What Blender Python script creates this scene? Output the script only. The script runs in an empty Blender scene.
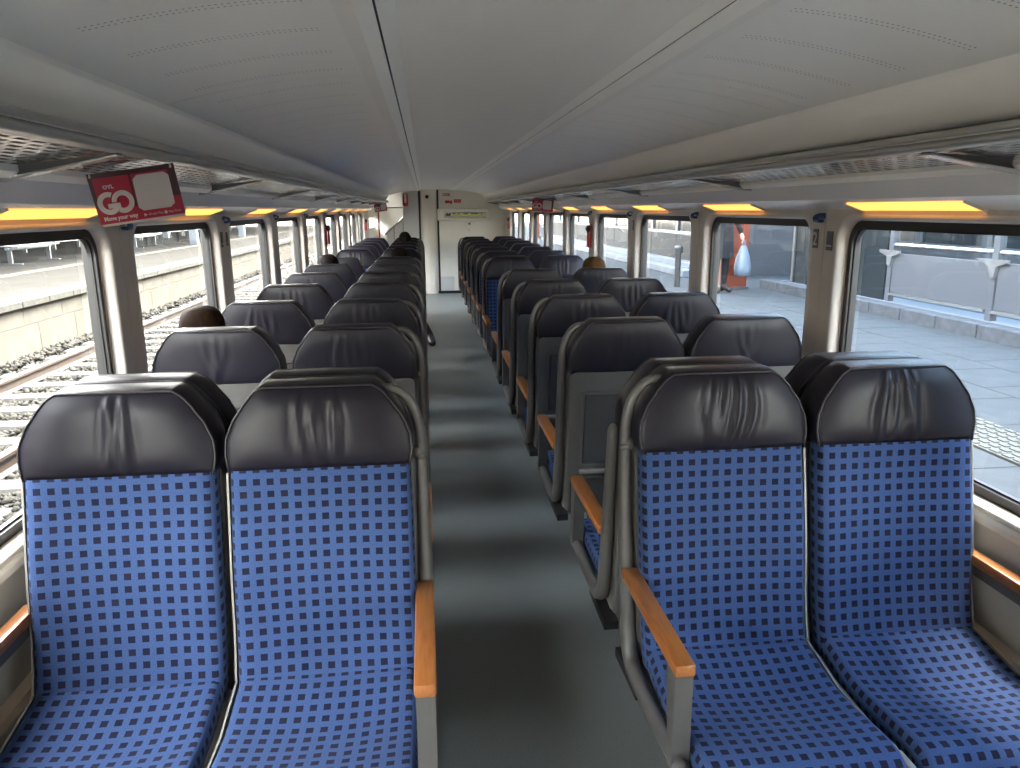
import bpy, bmesh, math, random
import numpy as np
from mathutils import Vector, Matrix

random.seed(4)
sc = bpy.context.scene
COL = sc.collection

# ------------------------------------------------------------------ camera
FPX, VPX, VPY, ROLL = 750.0, 424.0, 209.5, 0.5
CAM = Vector((-0.24, 0.0, 1.60))
_r = math.radians(ROLL)
_dx, _dy = VPX - 510.0, 384.0 - VPY
_ux = _dx * math.cos(_r) + _dy * math.sin(_r)
_uy = -_dx * math.sin(_r) + _dy * math.cos(_r)
_pt = math.atan(_uy / FPX)
_yw = math.atan(-_ux * math.cos(_pt) / FPX)
_fw = Vector((math.sin(_yw) * math.cos(_pt), math.cos(_yw) * math.cos(_pt), -math.sin(_pt)))
_rt = Vector((math.cos(_yw), -math.sin(_yw), 0))
_up = _rt.cross(_fw)
_rt2 = _rt * math.cos(_r) - _up * math.sin(_r)
_up2 = _up * math.cos(_r) + _rt * math.sin(_r)
cam_d = bpy.data.cameras.new('camera')
cam_d.sensor_width = 36.0
cam_d.lens = FPX / 1020.0 * 36.0
cam_d.clip_start = 0.05
cam_d.clip_end = 300
cam = bpy.data.objects.new('camera', cam_d)
COL.objects.link(cam)
cam.matrix_world = Matrix(((_rt2.x, _up2.x, -_fw.x, CAM.x), (_rt2.y, _up2.y, -_fw.y, CAM.y),
                           (_rt2.z, _up2.z, -_fw.z, CAM.z), (0, 0, 0, 1)))
sc.camera = cam

# ------------------------------------------------------------------ world, sun, exposure
SUN_FROM = Vector((0.42, 0.38, 0.90)).normalized()
w = bpy.data.worlds.new('sky')
sc.world = w
w.use_nodes = True
wn = w.node_tree.nodes
wl = w.node_tree.links
bg = wn['Background']
sky = wn.new('ShaderNodeTexSky')
sky.sky_type = 'NISHITA'
sky.sun_disc = False
sky.sun_elevation = math.asin(SUN_FROM.z)
sky.sun_rotation = math.atan2(SUN_FROM.x, SUN_FROM.y)
sky.air_density = 1.2
sky.dust_density = 2.5
hs = wn.new('ShaderNodeHueSaturation')
hs.inputs['Saturation'].default_value = 0.30
wl.new(sky.outputs[0], hs.inputs['Color'])
tint = wn.new('ShaderNodeMix')
tint.data_type = 'RGBA'
tint.blend_type = 'MULTIPLY'
tint.inputs[0].default_value = 1.0
tint.inputs[7].default_value = (1.0, 0.94, 0.84, 1)     # hazy, slightly warm sky
wl.new(hs.outputs[0], tint.inputs[6])
wl.new(tint.outputs[2], bg.inputs[0])
bg.inputs[1].default_value = 1.5
sun_d = bpy.data.lights.new('sun', 'SUN')
sun_d.energy = 1.9
sun_d.angle = math.radians(0.6)
sun_d.color = (1.0, 0.94, 0.85)
sun = bpy.data.objects.new('sun', sun_d)
COL.objects.link(sun)
sun.rotation_euler = SUN_FROM.to_track_quat('Z', 'Y').to_euler()
vs = sc.view_settings
vs.view_transform = 'Standard'
vs.look = 'None'
vs.gamma = 1.0
vs.use_curve_mapping = False
vs.exposure = 2.87
sc.cycles.sample_clamp_indirect = 40.0
sc.cycles.caustics_reflective = False
sc.cycles.diffuse_bounces = 8
sc.cycles.max_bounces = 14

# ------------------------------------------------------------------ materials
MATS = {}


def nodes_of(name):
    m = bpy.data.materials.new(name)
    m.use_nodes = True
    MATS[name] = m
    nt = m.node_tree
    return m, nt.nodes, nt.links, nt.nodes['Principled BSDF']


def mat(name, col, rough=0.5, metal=0.0, noise=0.0, scale=20.0, bump=0.0, bscale=80.0, coat=0.0, spec=None, stretch=None):
    m, n, l, p = nodes_of(name)
    p.inputs['Base Color'].default_value = (*col, 1)
    p.inputs['Roughness'].default_value = rough
    p.inputs['Metallic'].default_value = metal
    p.inputs['Coat Weight'].default_value = coat
    if spec is not None:
        p.inputs['Specular IOR Level'].default_value = spec
    tc = n.new('ShaderNodeTexCoord')
    src = tc.outputs['Object']
    if stretch:
        mp = n.new('ShaderNodeMapping')
        mp.inputs['Scale'].default_value = stretch
        l.new(src, mp.inputs['Vector'])
        src = mp.outputs['Vector']
    if noise > 0:
        t = n.new('ShaderNodeTexNoise')
        t.inputs['Scale'].default_value = scale
        t.inputs['Detail'].default_value = 5
        l.new(src, t.inputs['Vector'])
        r = n.new('ShaderNodeValToRGB')
        r.color_ramp.elements[0].position = 0.3
        r.color_ramp.elements[1].position = 0.7
        r.color_ramp.elements[0].color = (*[max(0, c * (1 - noise)) for c in col], 1)
        r.color_ramp.elements[1].color = (*[min(1, c * (1 + noise)) for c in col], 1)
        l.new(t.outputs['Fac'], r.inputs['Fac'])
        l.new(r.outputs['Color'], p.inputs['Base Color'])
    if bump > 0:
        t2 = n.new('ShaderNodeTexNoise')
        t2.inputs['Scale'].default_value = bscale
        t2.inputs['Detail'].default_value = 4
        l.new(src, t2.inputs['Vector'])
        b = n.new('ShaderNodeBump')
        b.inputs['Strength'].default_value = bump
        b.inputs['Distance'].default_value = 0.005
        l.new(t2.outputs['Fac'], b.inputs['Height'])
        l.new(b.outputs['Normal'], p.inputs['Normal'])
    return m


def emis(name, col, strength):
    m, n, l, p = nodes_of(name)
    p.inputs['Base Color'].default_value = (*col, 1)
    p.inputs['Emission Color'].default_value = (*col, 1)
    p.inputs['Emission Strength'].default_value = strength
    return m


def math_node(n, l, op, a, b=None):
    k = n.new('ShaderNodeMath')
    k.operation = op
    for i, v in enumerate((a, b)):
        if v is None:
            continue
        if isinstance(v, (int, float)):
            k.inputs[i].default_value = v
        else:
            l.new(v, k.inputs[i])
    return k.outputs[0]


def make_fabric():
    m, n, l, p = nodes_of('blue_fabric')
    uv = n.new('ShaderNodeUVMap')
    sp = n.new('ShaderNodeSeparateXYZ')
    l.new(uv.outputs[0], sp.inputs[0])
    pit = 0.0328
    # slight waviness of the print
    tw = n.new('ShaderNodeTexNoise')
    tw.inputs['Scale'].default_value = 9
    l.new(uv.outputs[0], tw.inputs['Vector'])
    wob = math_node(n, l, 'MULTIPLY', math_node(n, l, 'SUBTRACT', tw.outputs['Fac'], 0.5), 0.12)
    uu = math_node(n, l, 'ADD', math_node(n, l, 'DIVIDE', sp.outputs[0], pit), wob)
    vv = math_node(n, l, 'ADD', math_node(n, l, 'DIVIDE', sp.outputs[1], pit * 0.97), wob)
    du = math_node(n, l, 'ABSOLUTE', math_node(n, l, 'SUBTRACT', math_node(n, l, 'FRACT', uu), 0.5))
    dv = math_node(n, l, 'ABSOLUTE', math_node(n, l, 'SUBTRACT', math_node(n, l, 'FRACT', vv), 0.5))
    inside = math_node(n, l, 'LESS_THAN', math_node(n, l, 'MAXIMUM', du, dv), 0.262)
    cb = n.new('ShaderNodeCombineXYZ')
    l.new(math_node(n, l, 'FLOOR', uu), cb.inputs[0])
    l.new(math_node(n, l, 'FLOOR', vv), cb.inputs[1])
    wn_ = n.new('ShaderNodeTexWhiteNoise')
    wn_.noise_dimensions = '2D'
    l.new(cb.outputs[0], wn_.inputs['Vector'])
    rmp = n.new('ShaderNodeValToRGB')
    rmp.color_ramp.elements[0].color = (0.0075, 0.010, 0.030, 1)
    rmp.color_ramp.elements[1].color = (0.014, 0.0125, 0.031, 1)
    l.new(wn_.outputs['Value'], rmp.inputs['Fac'])
    # woven ground
    t = n.new('ShaderNodeTexNoise')
    t.inputs['Scale'].default_value = 320
    t.inputs['Detail'].default_value = 3
    l.new(uv.outputs[0], t.inputs['Vector'])
    g = n.new('ShaderNodeValToRGB')
    g.color_ramp.elements[0].position = 0.3
    g.color_ramp.elements[1].position = 0.7
    g.color_ramp.elements[0].color = (0.031, 0.059, 0.150, 1)
    g.color_ramp.elements[1].color = (0.047, 0.085, 0.194, 1)
    l.new(t.outputs['Fac'], g.inputs['Fac'])
    mx = n.new('ShaderNodeMix')
    mx.data_type = 'RGBA'
    l.new(inside, mx.inputs[0])
    l.new(g.outputs['Color'], mx.inputs[6])
    l.new(rmp.outputs['Color'], mx.inputs[7])
    l.new(mx.outputs[2], p.inputs['Base Color'])
    p.inputs['Roughness'].default_value = 0.85
    p.inputs['Sheen Weight'].default_value = 0.04
    p.inputs['Specular IOR Level'].default_value = 0.12
    b = n.new('ShaderNodeBump')
    b.inputs['Strength'].default_value = 0.15
    b.inputs['Distance'].default_value = 0.002
    l.new(t.outputs['Fac'], b.inputs['Height'])
    l.new(b.outputs['Normal'], p.inputs['Normal'])


def make_ceiling_panel():
    m, n, l, p = nodes_of('perforated_ceiling')
    tc = n.new('ShaderNodeTexCoord')
    sp = n.new('ShaderNodeSeparateXYZ')
    l.new(tc.outputs['Object'], sp.inputs[0])
    # double rows of small holes every 0.215 m
    y = math_node(n, l, 'MODULO', math_node(n, l, 'ADD', sp.outputs[1], 100 * 0.215 - 1.30), 0.215)
    y1 = math_node(n, l, 'SUBTRACT', y, 0.100)
    y2 = math_node(n, l, 'SUBTRACT', y, 0.117)
    xx = math_node(n, l, 'MULTIPLY', math_node(n, l, 'SUBTRACT', math_node(n, l, 'FRACT', math_node(n, l, 'DIVIDE', sp.outputs[0], 0.0105)), 0.5), 0.0105)
    x2 = math_node(n, l, 'MULTIPLY', xx, xx)
    dd = []
    for yy in (y1, y2):
        d2 = math_node(n, l, 'ADD', x2, math_node(n, l, 'MULTIPLY', yy, yy))
        dd.append(math_node(n, l, 'LESS_THAN', d2, 0.0023 ** 2))
    hole = math_node(n, l, 'MAXIMUM', *dd)
    ax = math_node(n, l, 'ABSOLUTE', sp.outputs[0])
    lim = math_node(n, l, 'MULTIPLY', math_node(n, l, 'GREATER_THAN', ax, 0.43), math_node(n, l, 'LESS_THAN', ax, 0.80))
    hole = math_node(n, l, 'MULTIPLY', hole, lim)
    mx = n.new('ShaderNodeMix')
    mx.data_type = 'RGBA'
    mx.inputs[6].default_value = (0.86, 0.82, 0.75, 1)
    mx.inputs[7].default_value = (0.28, 0.27, 0.26, 1)
    l.new(hole, mx.inputs[0])
    l.new(mx.outputs[2], p.inputs['Base Color'])
    p.inputs['Roughness'].default_value = 0.42


def make_glass():
    m, n, l, p = nodes_of('window_glass')
    n.remove(p)
    tr = n.new('ShaderNodeBsdfTransparent')
    tr.inputs[0].default_value = (0.96, 0.98, 0.985, 1)
    gl = n.new('ShaderNodeBsdfGlossy')
    gl.inputs['Roughness'].default_value = 0.01
    lw_ = n.new('ShaderNodeLayerWeight')
    lw_.inputs['Blend'].default_value = 0.5
    fr = math_node(n, l, 'ADD', math_node(n, l, 'MULTIPLY', math_node(n, l, 'POWER', lw_.outputs['Facing'], 5.0), 0.9), 0.06)
    mx = n.new('ShaderNodeMixShader')
    l.new(fr, mx.inputs[0])
    l.new(tr.outputs[0], mx.inputs[1])
    l.new(gl.outputs[0], mx.inputs[2])
    l.new(mx.outputs[0], n['Material Output'].inputs[0])


make_fabric()
make_ceiling_panel()
make_glass()
mat('leather', (0.0125, 0.0114, 0.0181), 0.40, bump=0.06, bscale=420, spec=0.26)
mat('piping', (0.020, 0.018, 0.021), 0.4)
mat('shell', (0.1060, 0.1032, 0.0967), 0.45, noise=0.05, scale=60)
mat('shell_dark', (0.063, 0.063, 0.063), 0.42, noise=0.04, scale=60)
mat('frame_tube', (0.094, 0.090, 0.085), 0.36, noise=0.04, scale=40)
mat('pan_plastic', (0.265, 0.252, 0.227), 0.45)
mat('black_plastic', (0.012, 0.012, 0.013), 0.5)
mat('rubber', (0.010, 0.010, 0.011), 0.45)
mat('arm_wood', (0.3292, 0.1181, 0.0298), 0.32, noise=0.16, scale=14, coat=0.25, stretch=(14, 1.2, 14))
mat('floor_lino', (0.1804, 0.1981, 0.1944), 0.32, noise=0.10, scale=160, bump=0.02, bscale=200)
mat('ceiling_paint', (0.83, 0.785, 0.715), 0.45)
mat('cove_paint', (0.922, 0.880, 0.795), 0.40)
mat('strip_paint', (0.924, 0.891, 0.814), 0.35)
mat('wall_beige', (0.5750, 0.5020, 0.4119), 0.40, noise=0.03, scale=8)
mat('rim_light', (0.62, 0.58, 0.53), 0.35)
mat('lower_wall', (0.470, 0.454, 0.420), 0.45)
mat('upper_wall', (0.80, 0.79, 0.79), 0.25)
mat('seam', (0.02, 0.02, 0.02), 0.6)
mat('rack_rail', (0.36, 0.35, 0.32), 0.28, metal=0.35)
mat('rack_steel', (0.56, 0.55, 0.53), 0.25, metal=0.85)
mat('bracket_grey', (0.14, 0.14, 0.14), 0.35, metal=0.4)
mat('end_cream', (0.76, 0.72, 0.65), 0.42)
mat('end_panel', (0.56, 0.56, 0.56), 0.42)
mat('hull_paint', (0.16, 0.17, 0.18), 0.35)
mat('rack_shade', (0.10, 0.10, 0.10), 0.5)  # dark grey standing in for the shade above the slotted sheet
mat('chrome', (0.7, 0.7, 0.7), 0.15, metal=1.0)
mat('red_plastic', (0.50, 0.015, 0.02), 0.35)
mat('red_print', (0.347, 0.008, 0.034), 0.4)
mat('dark_print', (0.045, 0.008, 0.014), 0.4)
mat('white_print', (0.551, 0.511, 0.497), 0.4)
mat('plaque_dark', (0.05, 0.04, 0.035), 0.35)
mat('hook_blue', (0.014, 0.061, 0.177), 0.35)
emis('lamp_glow', (1.0, 0.43, 0.085), 0.30)
emis('led_text', (0.55, 0.62, 0.12), 0.5)
# outside
mat('concrete_white', (0.0706, 0.0672, 0.0588), 0.85, noise=0.18, scale=3.0, bump=0.2, bscale=30, spec=0.0)
mat('concrete_grey', (0.040, 0.040, 0.036), 0.85, noise=0.2, scale=12, bump=0.2, bscale=60, spec=0.08)
mat('asphalt_light', (0.0276, 0.0276, 0.0264), 0.85, noise=0.12, scale=2.0, spec=0.0)
mat('ballast_ground', (0.0174, 0.0168, 0.0150), 0.95, noise=0.4, scale=25, spec=0.08)
mat('ballast_stone', (0.0277, 0.0271, 0.0244), 0.9, noise=0.45, scale=6, spec=0.08)
mat('sleeper_concrete', (0.0612, 0.0595, 0.0561), 0.9, noise=0.12, scale=20, spec=0.08)
mat('rail_rust', (0.0289, 0.0179, 0.0119), 0.65, noise=0.25, scale=30)
mat('rail_top', (0.5, 0.46, 0.42), 0.3, metal=0.8)
mat('paver', (0.0512, 0.0577, 0.0632), 0.8, noise=0.14, scale=5, bump=0.15, bscale=60, spec=0.08)
mat('paver_joint', (0.015, 0.016, 0.017), 0.9)
mat('tactile', (0.102, 0.106, 0.100), 0.8, spec=0.08)
mat('kerb_stone', (0.0775, 0.0863, 0.1000), 0.8, noise=0.2, scale=9, spec=0.08)
mat('ledge_stone', (0.1653, 0.1862, 0.2109), 0.7, spec=0.08)
mat('steel_panel', (0.0936, 0.1044, 0.1224), 0.35, metal=0.2)
mat('steel_rail', (0.220, 0.234, 0.246), 0.25, metal=0.5)
mat('orange_paint', (0.168, 0.028, 0.009), 0.45)
mat('facade_dark', (0.038, 0.044, 0.053), 0.5)
mat('facade_frame', (0.0832, 0.0912, 0.1016), 0.4)
mat('facade_glass', (0.020, 0.026, 0.030), 0.12, spec=0.25)
mat('pavilion_blue', (0.010, 0.0125, 0.017), 0.6, spec=0.15)
mat('canopy_paint', (0.55, 0.58, 0.6), 0.6)
mat('bench_steel', (0.16, 0.19, 0.22), 0.35, metal=0.4)
mat('dark_post', (0.05, 0.055, 0.06), 0.5)
mat('car_body', (0.5, 0.04, 0.03), 0.4)
_m, _n, _l, _p = nodes_of('canopy_diffuser')  # translucent panes added to spread daylight over platform and saloon
_t = _n.new('ShaderNodeBsdfTranslucent')
_t.inputs[0].default_value = (0.31, 0.375, 0.45, 1)
_l.new(_t.outputs[0], _n['Material Output'].inputs[0])
# people
mat('skin', (0.50, 0.30, 0.22), 0.55)
mat('hair_brown', (0.0228, 0.0114, 0.0060), 0.75, noise=0.35, scale=60, stretch=(1, 1, 0.15), bump=0.4, bscale=150, spec=0.12)
mat('hair_dark', (0.011, 0.008, 0.007), 0.75, noise=0.3, scale=60, stretch=(1, 1, 0.15), spec=0.12)
mat('hair_golden', (0.085, 0.043, 0.014), 0.75, noise=0.3, scale=60, stretch=(1, 1, 0.15), bump=0.4, bscale=150, spec=0.12)
mat('cloth_dark', (0.0070, 0.0077, 0.0102), 0.9)
mat('cloth_olive', (0.054, 0.059, 0.045), 0.9)
mat('cloth_grey', (0.12, 0.12, 0.13), 0.9)
mat('shoe_dark', (0.015, 0.014, 0.014), 0.5)
mat('bag_film', (0.1414, 0.1817, 0.2323), 0.35)
mat('eye_white', (0.7, 0.7, 0.7), 0.3)


# ------------------------------------------------------------------ mesh building
class MB:
    """collects shapes in one bmesh; build() links it as one object"""

    def __init__(self):
        self.bm = bmesh.new()
        self.uv = None

    def faces_from(self, vs_, fs, mi=0):
        bv = [self.bm.verts.new(v) for v in vs_]
        out = []
        for f in fs:
            try:
                fc = self.bm.faces.new([bv[i] for i in f])
                fc.material_index = mi
                out.append(fc)
            except ValueError:
                pass
        return bv, out

    def box(self, x0, x1, y0, y1, z0, z1, bevel=0.0, seg=1, mi=0):
        v = [(x, y, z) for x in (x0, x1) for y in (y0, y1) for z in (z0, z1)]
        f = [(0, 1, 3, 2), (4, 6, 7, 5), (0, 4, 5, 1), (2, 3, 7, 6), (0, 2, 6, 4), (1, 5, 7, 3)]
        bv, fc = self.faces_from(v, f, mi)
        if bevel > 0:
            ed = list({e for q in fc for e in q.edges})
            bmesh.ops.bevel(self.bm, geom=ed, offset=bevel, segments=seg, affect='EDGES', profile=0.5)
        return self

    def prism(self, prof, y0, y1, closed=True, mi=0, axis='Y'):
        """profile of (a, z) pairs swept along an axis"""
        n = len(prof)
        if axis == 'Y':
            v = [(a, y0, z) for a, z in prof] + [(a, y1, z) for a, z in prof]
        elif axis == 'X':
            v = [(y0, a, z) for a, z in prof] + [(y1, a, z) for a, z in prof]
        else:
            v = [(a, z, y0) for a, z in prof] + [(a, z, y1) for a, z in prof]
        m = n if closed else n - 1
        f = [(i, (i + 1) % n, n + (i + 1) % n, n + i) for i in range(m)]
        if closed:
            f += [tuple(range(n))[::-1], tuple(range(n, 2 * n))]
        self.faces_from(v, f, mi)
        return self

    def tube(self, pts, r, n=8, smooth=0, caps=True, mi=0, flat=1.0):
        pts = [Vector(p) for p in pts]
        rs = list(r) if isinstance(r, (list, tuple)) else [r] * len(pts)
        if smooth:
            P, R = [], []
            for i in range(len(pts) - 1):
                p0, p1, p2, p3 = pts[max(i - 1, 0)], pts[i], pts[i + 1], pts[min(i + 2, len(pts) - 1)]
                for k in range(smooth):
                    t = k / smooth
                    P.append(0.5 * ((2 * p1) + (p2 - p0) * t + (2 * p0 - 5 * p1 + 4 * p2 - p3) * t * t + (3 * p1 - p0 - 3 * p2 + p3) * t ** 3))
                    R.append(rs[i] * (1 - t) + rs[i + 1] * t)
            P.append(pts[-1])
            R.append(rs[-1])
            pts, rs = P, R
        rings = []
        ref = None
        for i, p in enumerate(pts):
            d = (pts[min(i + 1, len(pts) - 1)] - pts[max(i - 1, 0)]).normalized()
            if ref is None:
                ref = Vector((1, 0, 0)) if abs(d.x) < 0.8 else Vector((0, 1, 0))
            a = (ref - d * ref.dot(d)).normalized()
            b = d.cross(a)
            ref = a
            rings.append([self.bm.verts.new(p + a * (rs[i] * flat * math.cos(2 * math.pi * k / n)) + b * (rs[i] * math.sin(2 * math.pi * k / n))) for k in range(n)])
        for i in range(len(rings) - 1):
            for k in range(n):
                q = self.bm.faces.new((rings[i][k], rings[i][(k + 1) % n], rings[i + 1][(k + 1) % n], rings[i + 1][k]))
                q.material_index = mi
        if caps:
            self.bm.faces.new(rings[0][::-1]).material_index = mi
            self.bm.faces.new(rings[-1]).material_index = mi
        return self

    def grid(self, P, mi=0, uv=None):
        """P[i][j] points; uv the same shape"""
        V = [[self.bm.verts.new(p) for p in row] for row in P]
        if uv is not None and self.uv is None:
            self.uv = self.bm.loops.layers.uv.new('UVMap')
        for i in range(len(V) - 1):
            for j in range(len(V[0]) - 1):
                ij = ((i, j), (i, j + 1), (i + 1, j + 1), (i + 1, j))
                f = self.bm.faces.new([V[a][b] for a, b in ij])
                f.material_index = mi
                if uv is not None:
                    for lp, (a, b) in zip(f.loops, ij):
                        lp[self.uv].uv = uv[a][b]
        return V

    def sphere(self, c, r, seg=16, rings=10, sx=1, sy=1, sz=1, mi=0):
        res = bmesh.ops.create_uvsphere(self.bm, u_segments=seg, v_segments=rings, radius=r)
        for v in res['verts']:
            v.co = Vector((v.co.x * sx, v.co.y * sy, v.co.z * sz)) + Vector(c)
        for f in {f for v in res['verts'] for f in v.link_faces}:
            f.material_index = mi
        return self

    def mesh(self, name, mats, smooth=False, recalc=True, fn=None):
        if recalc:
            bmesh.ops.recalc_face_normals(self.bm, faces=self.bm.faces)
        me = bpy.data.meshes.new(name)
        self.bm.to_mesh(me)
        self.bm.free()
        if fn:
            for v in me.vertices:
                v.co = fn(v.co)
        for m_ in ([mats] if isinstance(mats, str) else mats):
            me.materials.append(MATS[m_])
        if smooth:
            me.polygons.foreach_set('use_smooth', [True] * len(me.polygons))
            if smooth != 'all':
                me.set_sharp_from_angle(angle=math.radians(40))
        return me

    def build(self, name, mats, parent=None, smooth=False, **kw):
        return link(name, self.mesh(name, mats, smooth, **kw), parent)


def link(name, data, parent=None, loc=None):
    o = bpy.data.objects.new(name, data)
    COL.objects.link(o)
    if parent is not None:
        o.parent = parent
    if loc is not None:
        o.location = loc
    return o


def tag(o, label=None, cat=None, group=None, kind=None):
    if label:
        o['label'] = label
    if cat:
        o['category'] = cat
    if group:
        o['group'] = group
    if kind:
        o['kind'] = kind
    return o


def struct(o):
    o['kind'] = 'structure'
    return o


ORD = ['zeroth', 'first', 'second', 'third', 'fourth', 'fifth', 'sixth', 'seventh', 'eighth', 'ninth', 'tenth', 'eleventh',
       'twelfth', 'thirteenth', 'fourteenth', 'fifteenth']

# ------------------------------------------------------------------ carriage dimensions
YB, YE = -0.8, 14.8          # rear and end of the saloon
WX = 1.30                    # inner face of the window band
PIL0, PITCH = 2.81, 1.385    # pillar centres
HP = 0.11                    # half pillar
WZ0, WZ1 = 0.775, 1.548      # window opening
KMIN, KMAX = -4, 8           # bays: pillar k .. k+1

# ------------------------------------------------------------------ floor
struct(MB().box(-1.36, 1.36, YB, YE + 2.2, -0.10, 0.0).build('floor', 'floor_lino'))
struct(MB().box(-1.30, 1.30, YE - 0.06, YE - 0.0, 0.0, 0.045).build('baseboard_end', 'black_plastic'))

# ------------------------------------------------------------------ ceiling
prof = []
ceil_c = MB()
ceil_c.prism([(-0.279, 1.961), (-0.14, 1.968), (0.14, 1.968), (0.279, 1.961), (0.279, 2.0), (-0.279, 2.0)], YB, YE + 2.2)
ceiling = struct(ceil_c.build('ceiling', 'ceiling_paint'))
for s in (-1, 1):
    def sx(p):
        return [(s * a, z) for a, z in p]
    st = MB()
    st.prism(sx([(0.279, 1.960), (0.3125, 1.951), (0.3125, 2.0), (0.279, 2.0)]), YB, YE)
    st.prism(sx([(0.3175, 1.950), (0.350, 1.941), (0.350, 2.0), (0.3175, 2.0)]), YB, YE)
    st.build('light_strip', 'strip_paint', ceiling)
    MB().prism(sx([(0.3125, 1.9535), (0.3175, 1.9525), (0.3175, 2.0), (0.3125, 2.0)]), YB, YE).build('strip_groove', 'seam', ceiling)
    MB().prism(sx([(0.350, 1.950), (0.388, 1.947), (0.388, 2.0), (0.350, 2.0)]), YB, YE).build('edge_profile', 'ceiling_paint', ceiling)
    # curved perforated side panels, one object each, open joints between them
    CX0 = 0.853 if s > 0 else 0.895
    arc = []
    for i in range(9):
        t = i / 8
        arc.append((0.388 + (CX0 - 0.385) * t, 1.948 - 0.080 * t ** 1.7))
    seg = 1.57
    y = 2.14 - 4 * seg
    while y < YE:
        y0, y1 = max(y + 0.002, YB), min(y + seg - 0.002, YE)
        if y1 > y0:
            pr = sx(arc) + sx([(CX0 + 0.003, 2.0), (0.388, 2.0)])
            MB().prism(pr, y0, y1).build('ceiling_panel', 'perforated_ceiling', ceiling, smooth=True)
        y += seg
    # cove below the panels
    cove = [(CX0 - 0.005, 1.874), (CX0, 1.866), (CX0 + 0.007, 1.862)]
    for i in range(7):
        t = i / 6
        cove.append((CX0 + 0.009 + (0.967 - CX0 - 0.009) * t - 0.012 * math.sin(math.pi * t), 1.858 - 0.085 * t))
    cove += [(1.02, 1.770), (1.36, 1.770), (1.36, 2.0), (CX0 - 0.005, 2.0)]
    MB().prism(sx(cove), YB, YE).build('cove_panel', 'cove_paint', ceiling, smooth=True)

    MB().prism(sx([(0.972, 1.768), (1.05, 1.752), (1.24, 1.747), (1.30, 1.747), (1.30, 1.7695), (0.972, 1.7695)]), YB, YE).build('rack_shade_panel', 'rack_shade', ceiling)  # dark sheet added so the rack space looks shaded through the slots

# outer shell of the double-deck coach (upper deck above this saloon)
sh = MB()
sh.box(-1.40, 1.40, YB - 3, YE + 6, 2.02, 3.85, bevel=0.25, seg=3)
struct(sh.build('carriage_upper_deck', 'hull_paint'))
for s, nm in ((-1, 'left'), (1, 'right')):
    struct(MB().box(*sorted((s * 1.362, s * 1.40)), YB, YE + 6, -0.30, 0.72).build('trim_' + ('1' if s < 0 else '2'), 'hull_paint'))


# ------------------------------------------------------------------ side walls with windows
def rrect(y0, y1, z0, z1, r, nseg=8):
    pts = []
    for cy, cz, a0 in ((y1 - r, z1 - r, 0), (y0 + r, z1 - r, 90), (y0 + r, z0 + r, 180), (y1 - r, z0 + r, 270)):
        for i in range(nseg + 1):
            a = math.radians(a0 + 90 * i / nseg)
            pts.append((cy + r * math.cos(a), cz + r * math.sin(a)))
    return pts


def rect_like(loop, y0, y1, z0, z1, nseg=8):
    out = []
    for i, (y, z) in enumerate(loop):
        c, k = divmod(i, nseg + 1)
        cy = y1 if c in (0, 3) else y0
        cz = z1 if c in (0, 1) else z0
        first_is_y = c in (0, 2)       # arc starts on the y side for corners 0 and 2
        if k == nseg // 2:
            out.append((cy, cz))
        elif (k < nseg // 2) == first_is_y:
            out.append((cy, z))
        else:
            out.append((y, cz))
    return out


def ring_strip(mb, loops, mi=0):
    """loops: list of lists of 3D points of equal length, joined in sequence"""
    V = [[mb.bm.verts.new(p) for p in lp] for lp in loops]
    n = len(V[0])
    for a, b in zip(V[:-1], V[1:]):
        for i in range(n):
            try:
                mb.bm.faces.new((a[i], a[(i + 1) % n], b[(i + 1) % n], b[i])).material_index = mi
            except ValueError:
                pass
    return V


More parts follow.
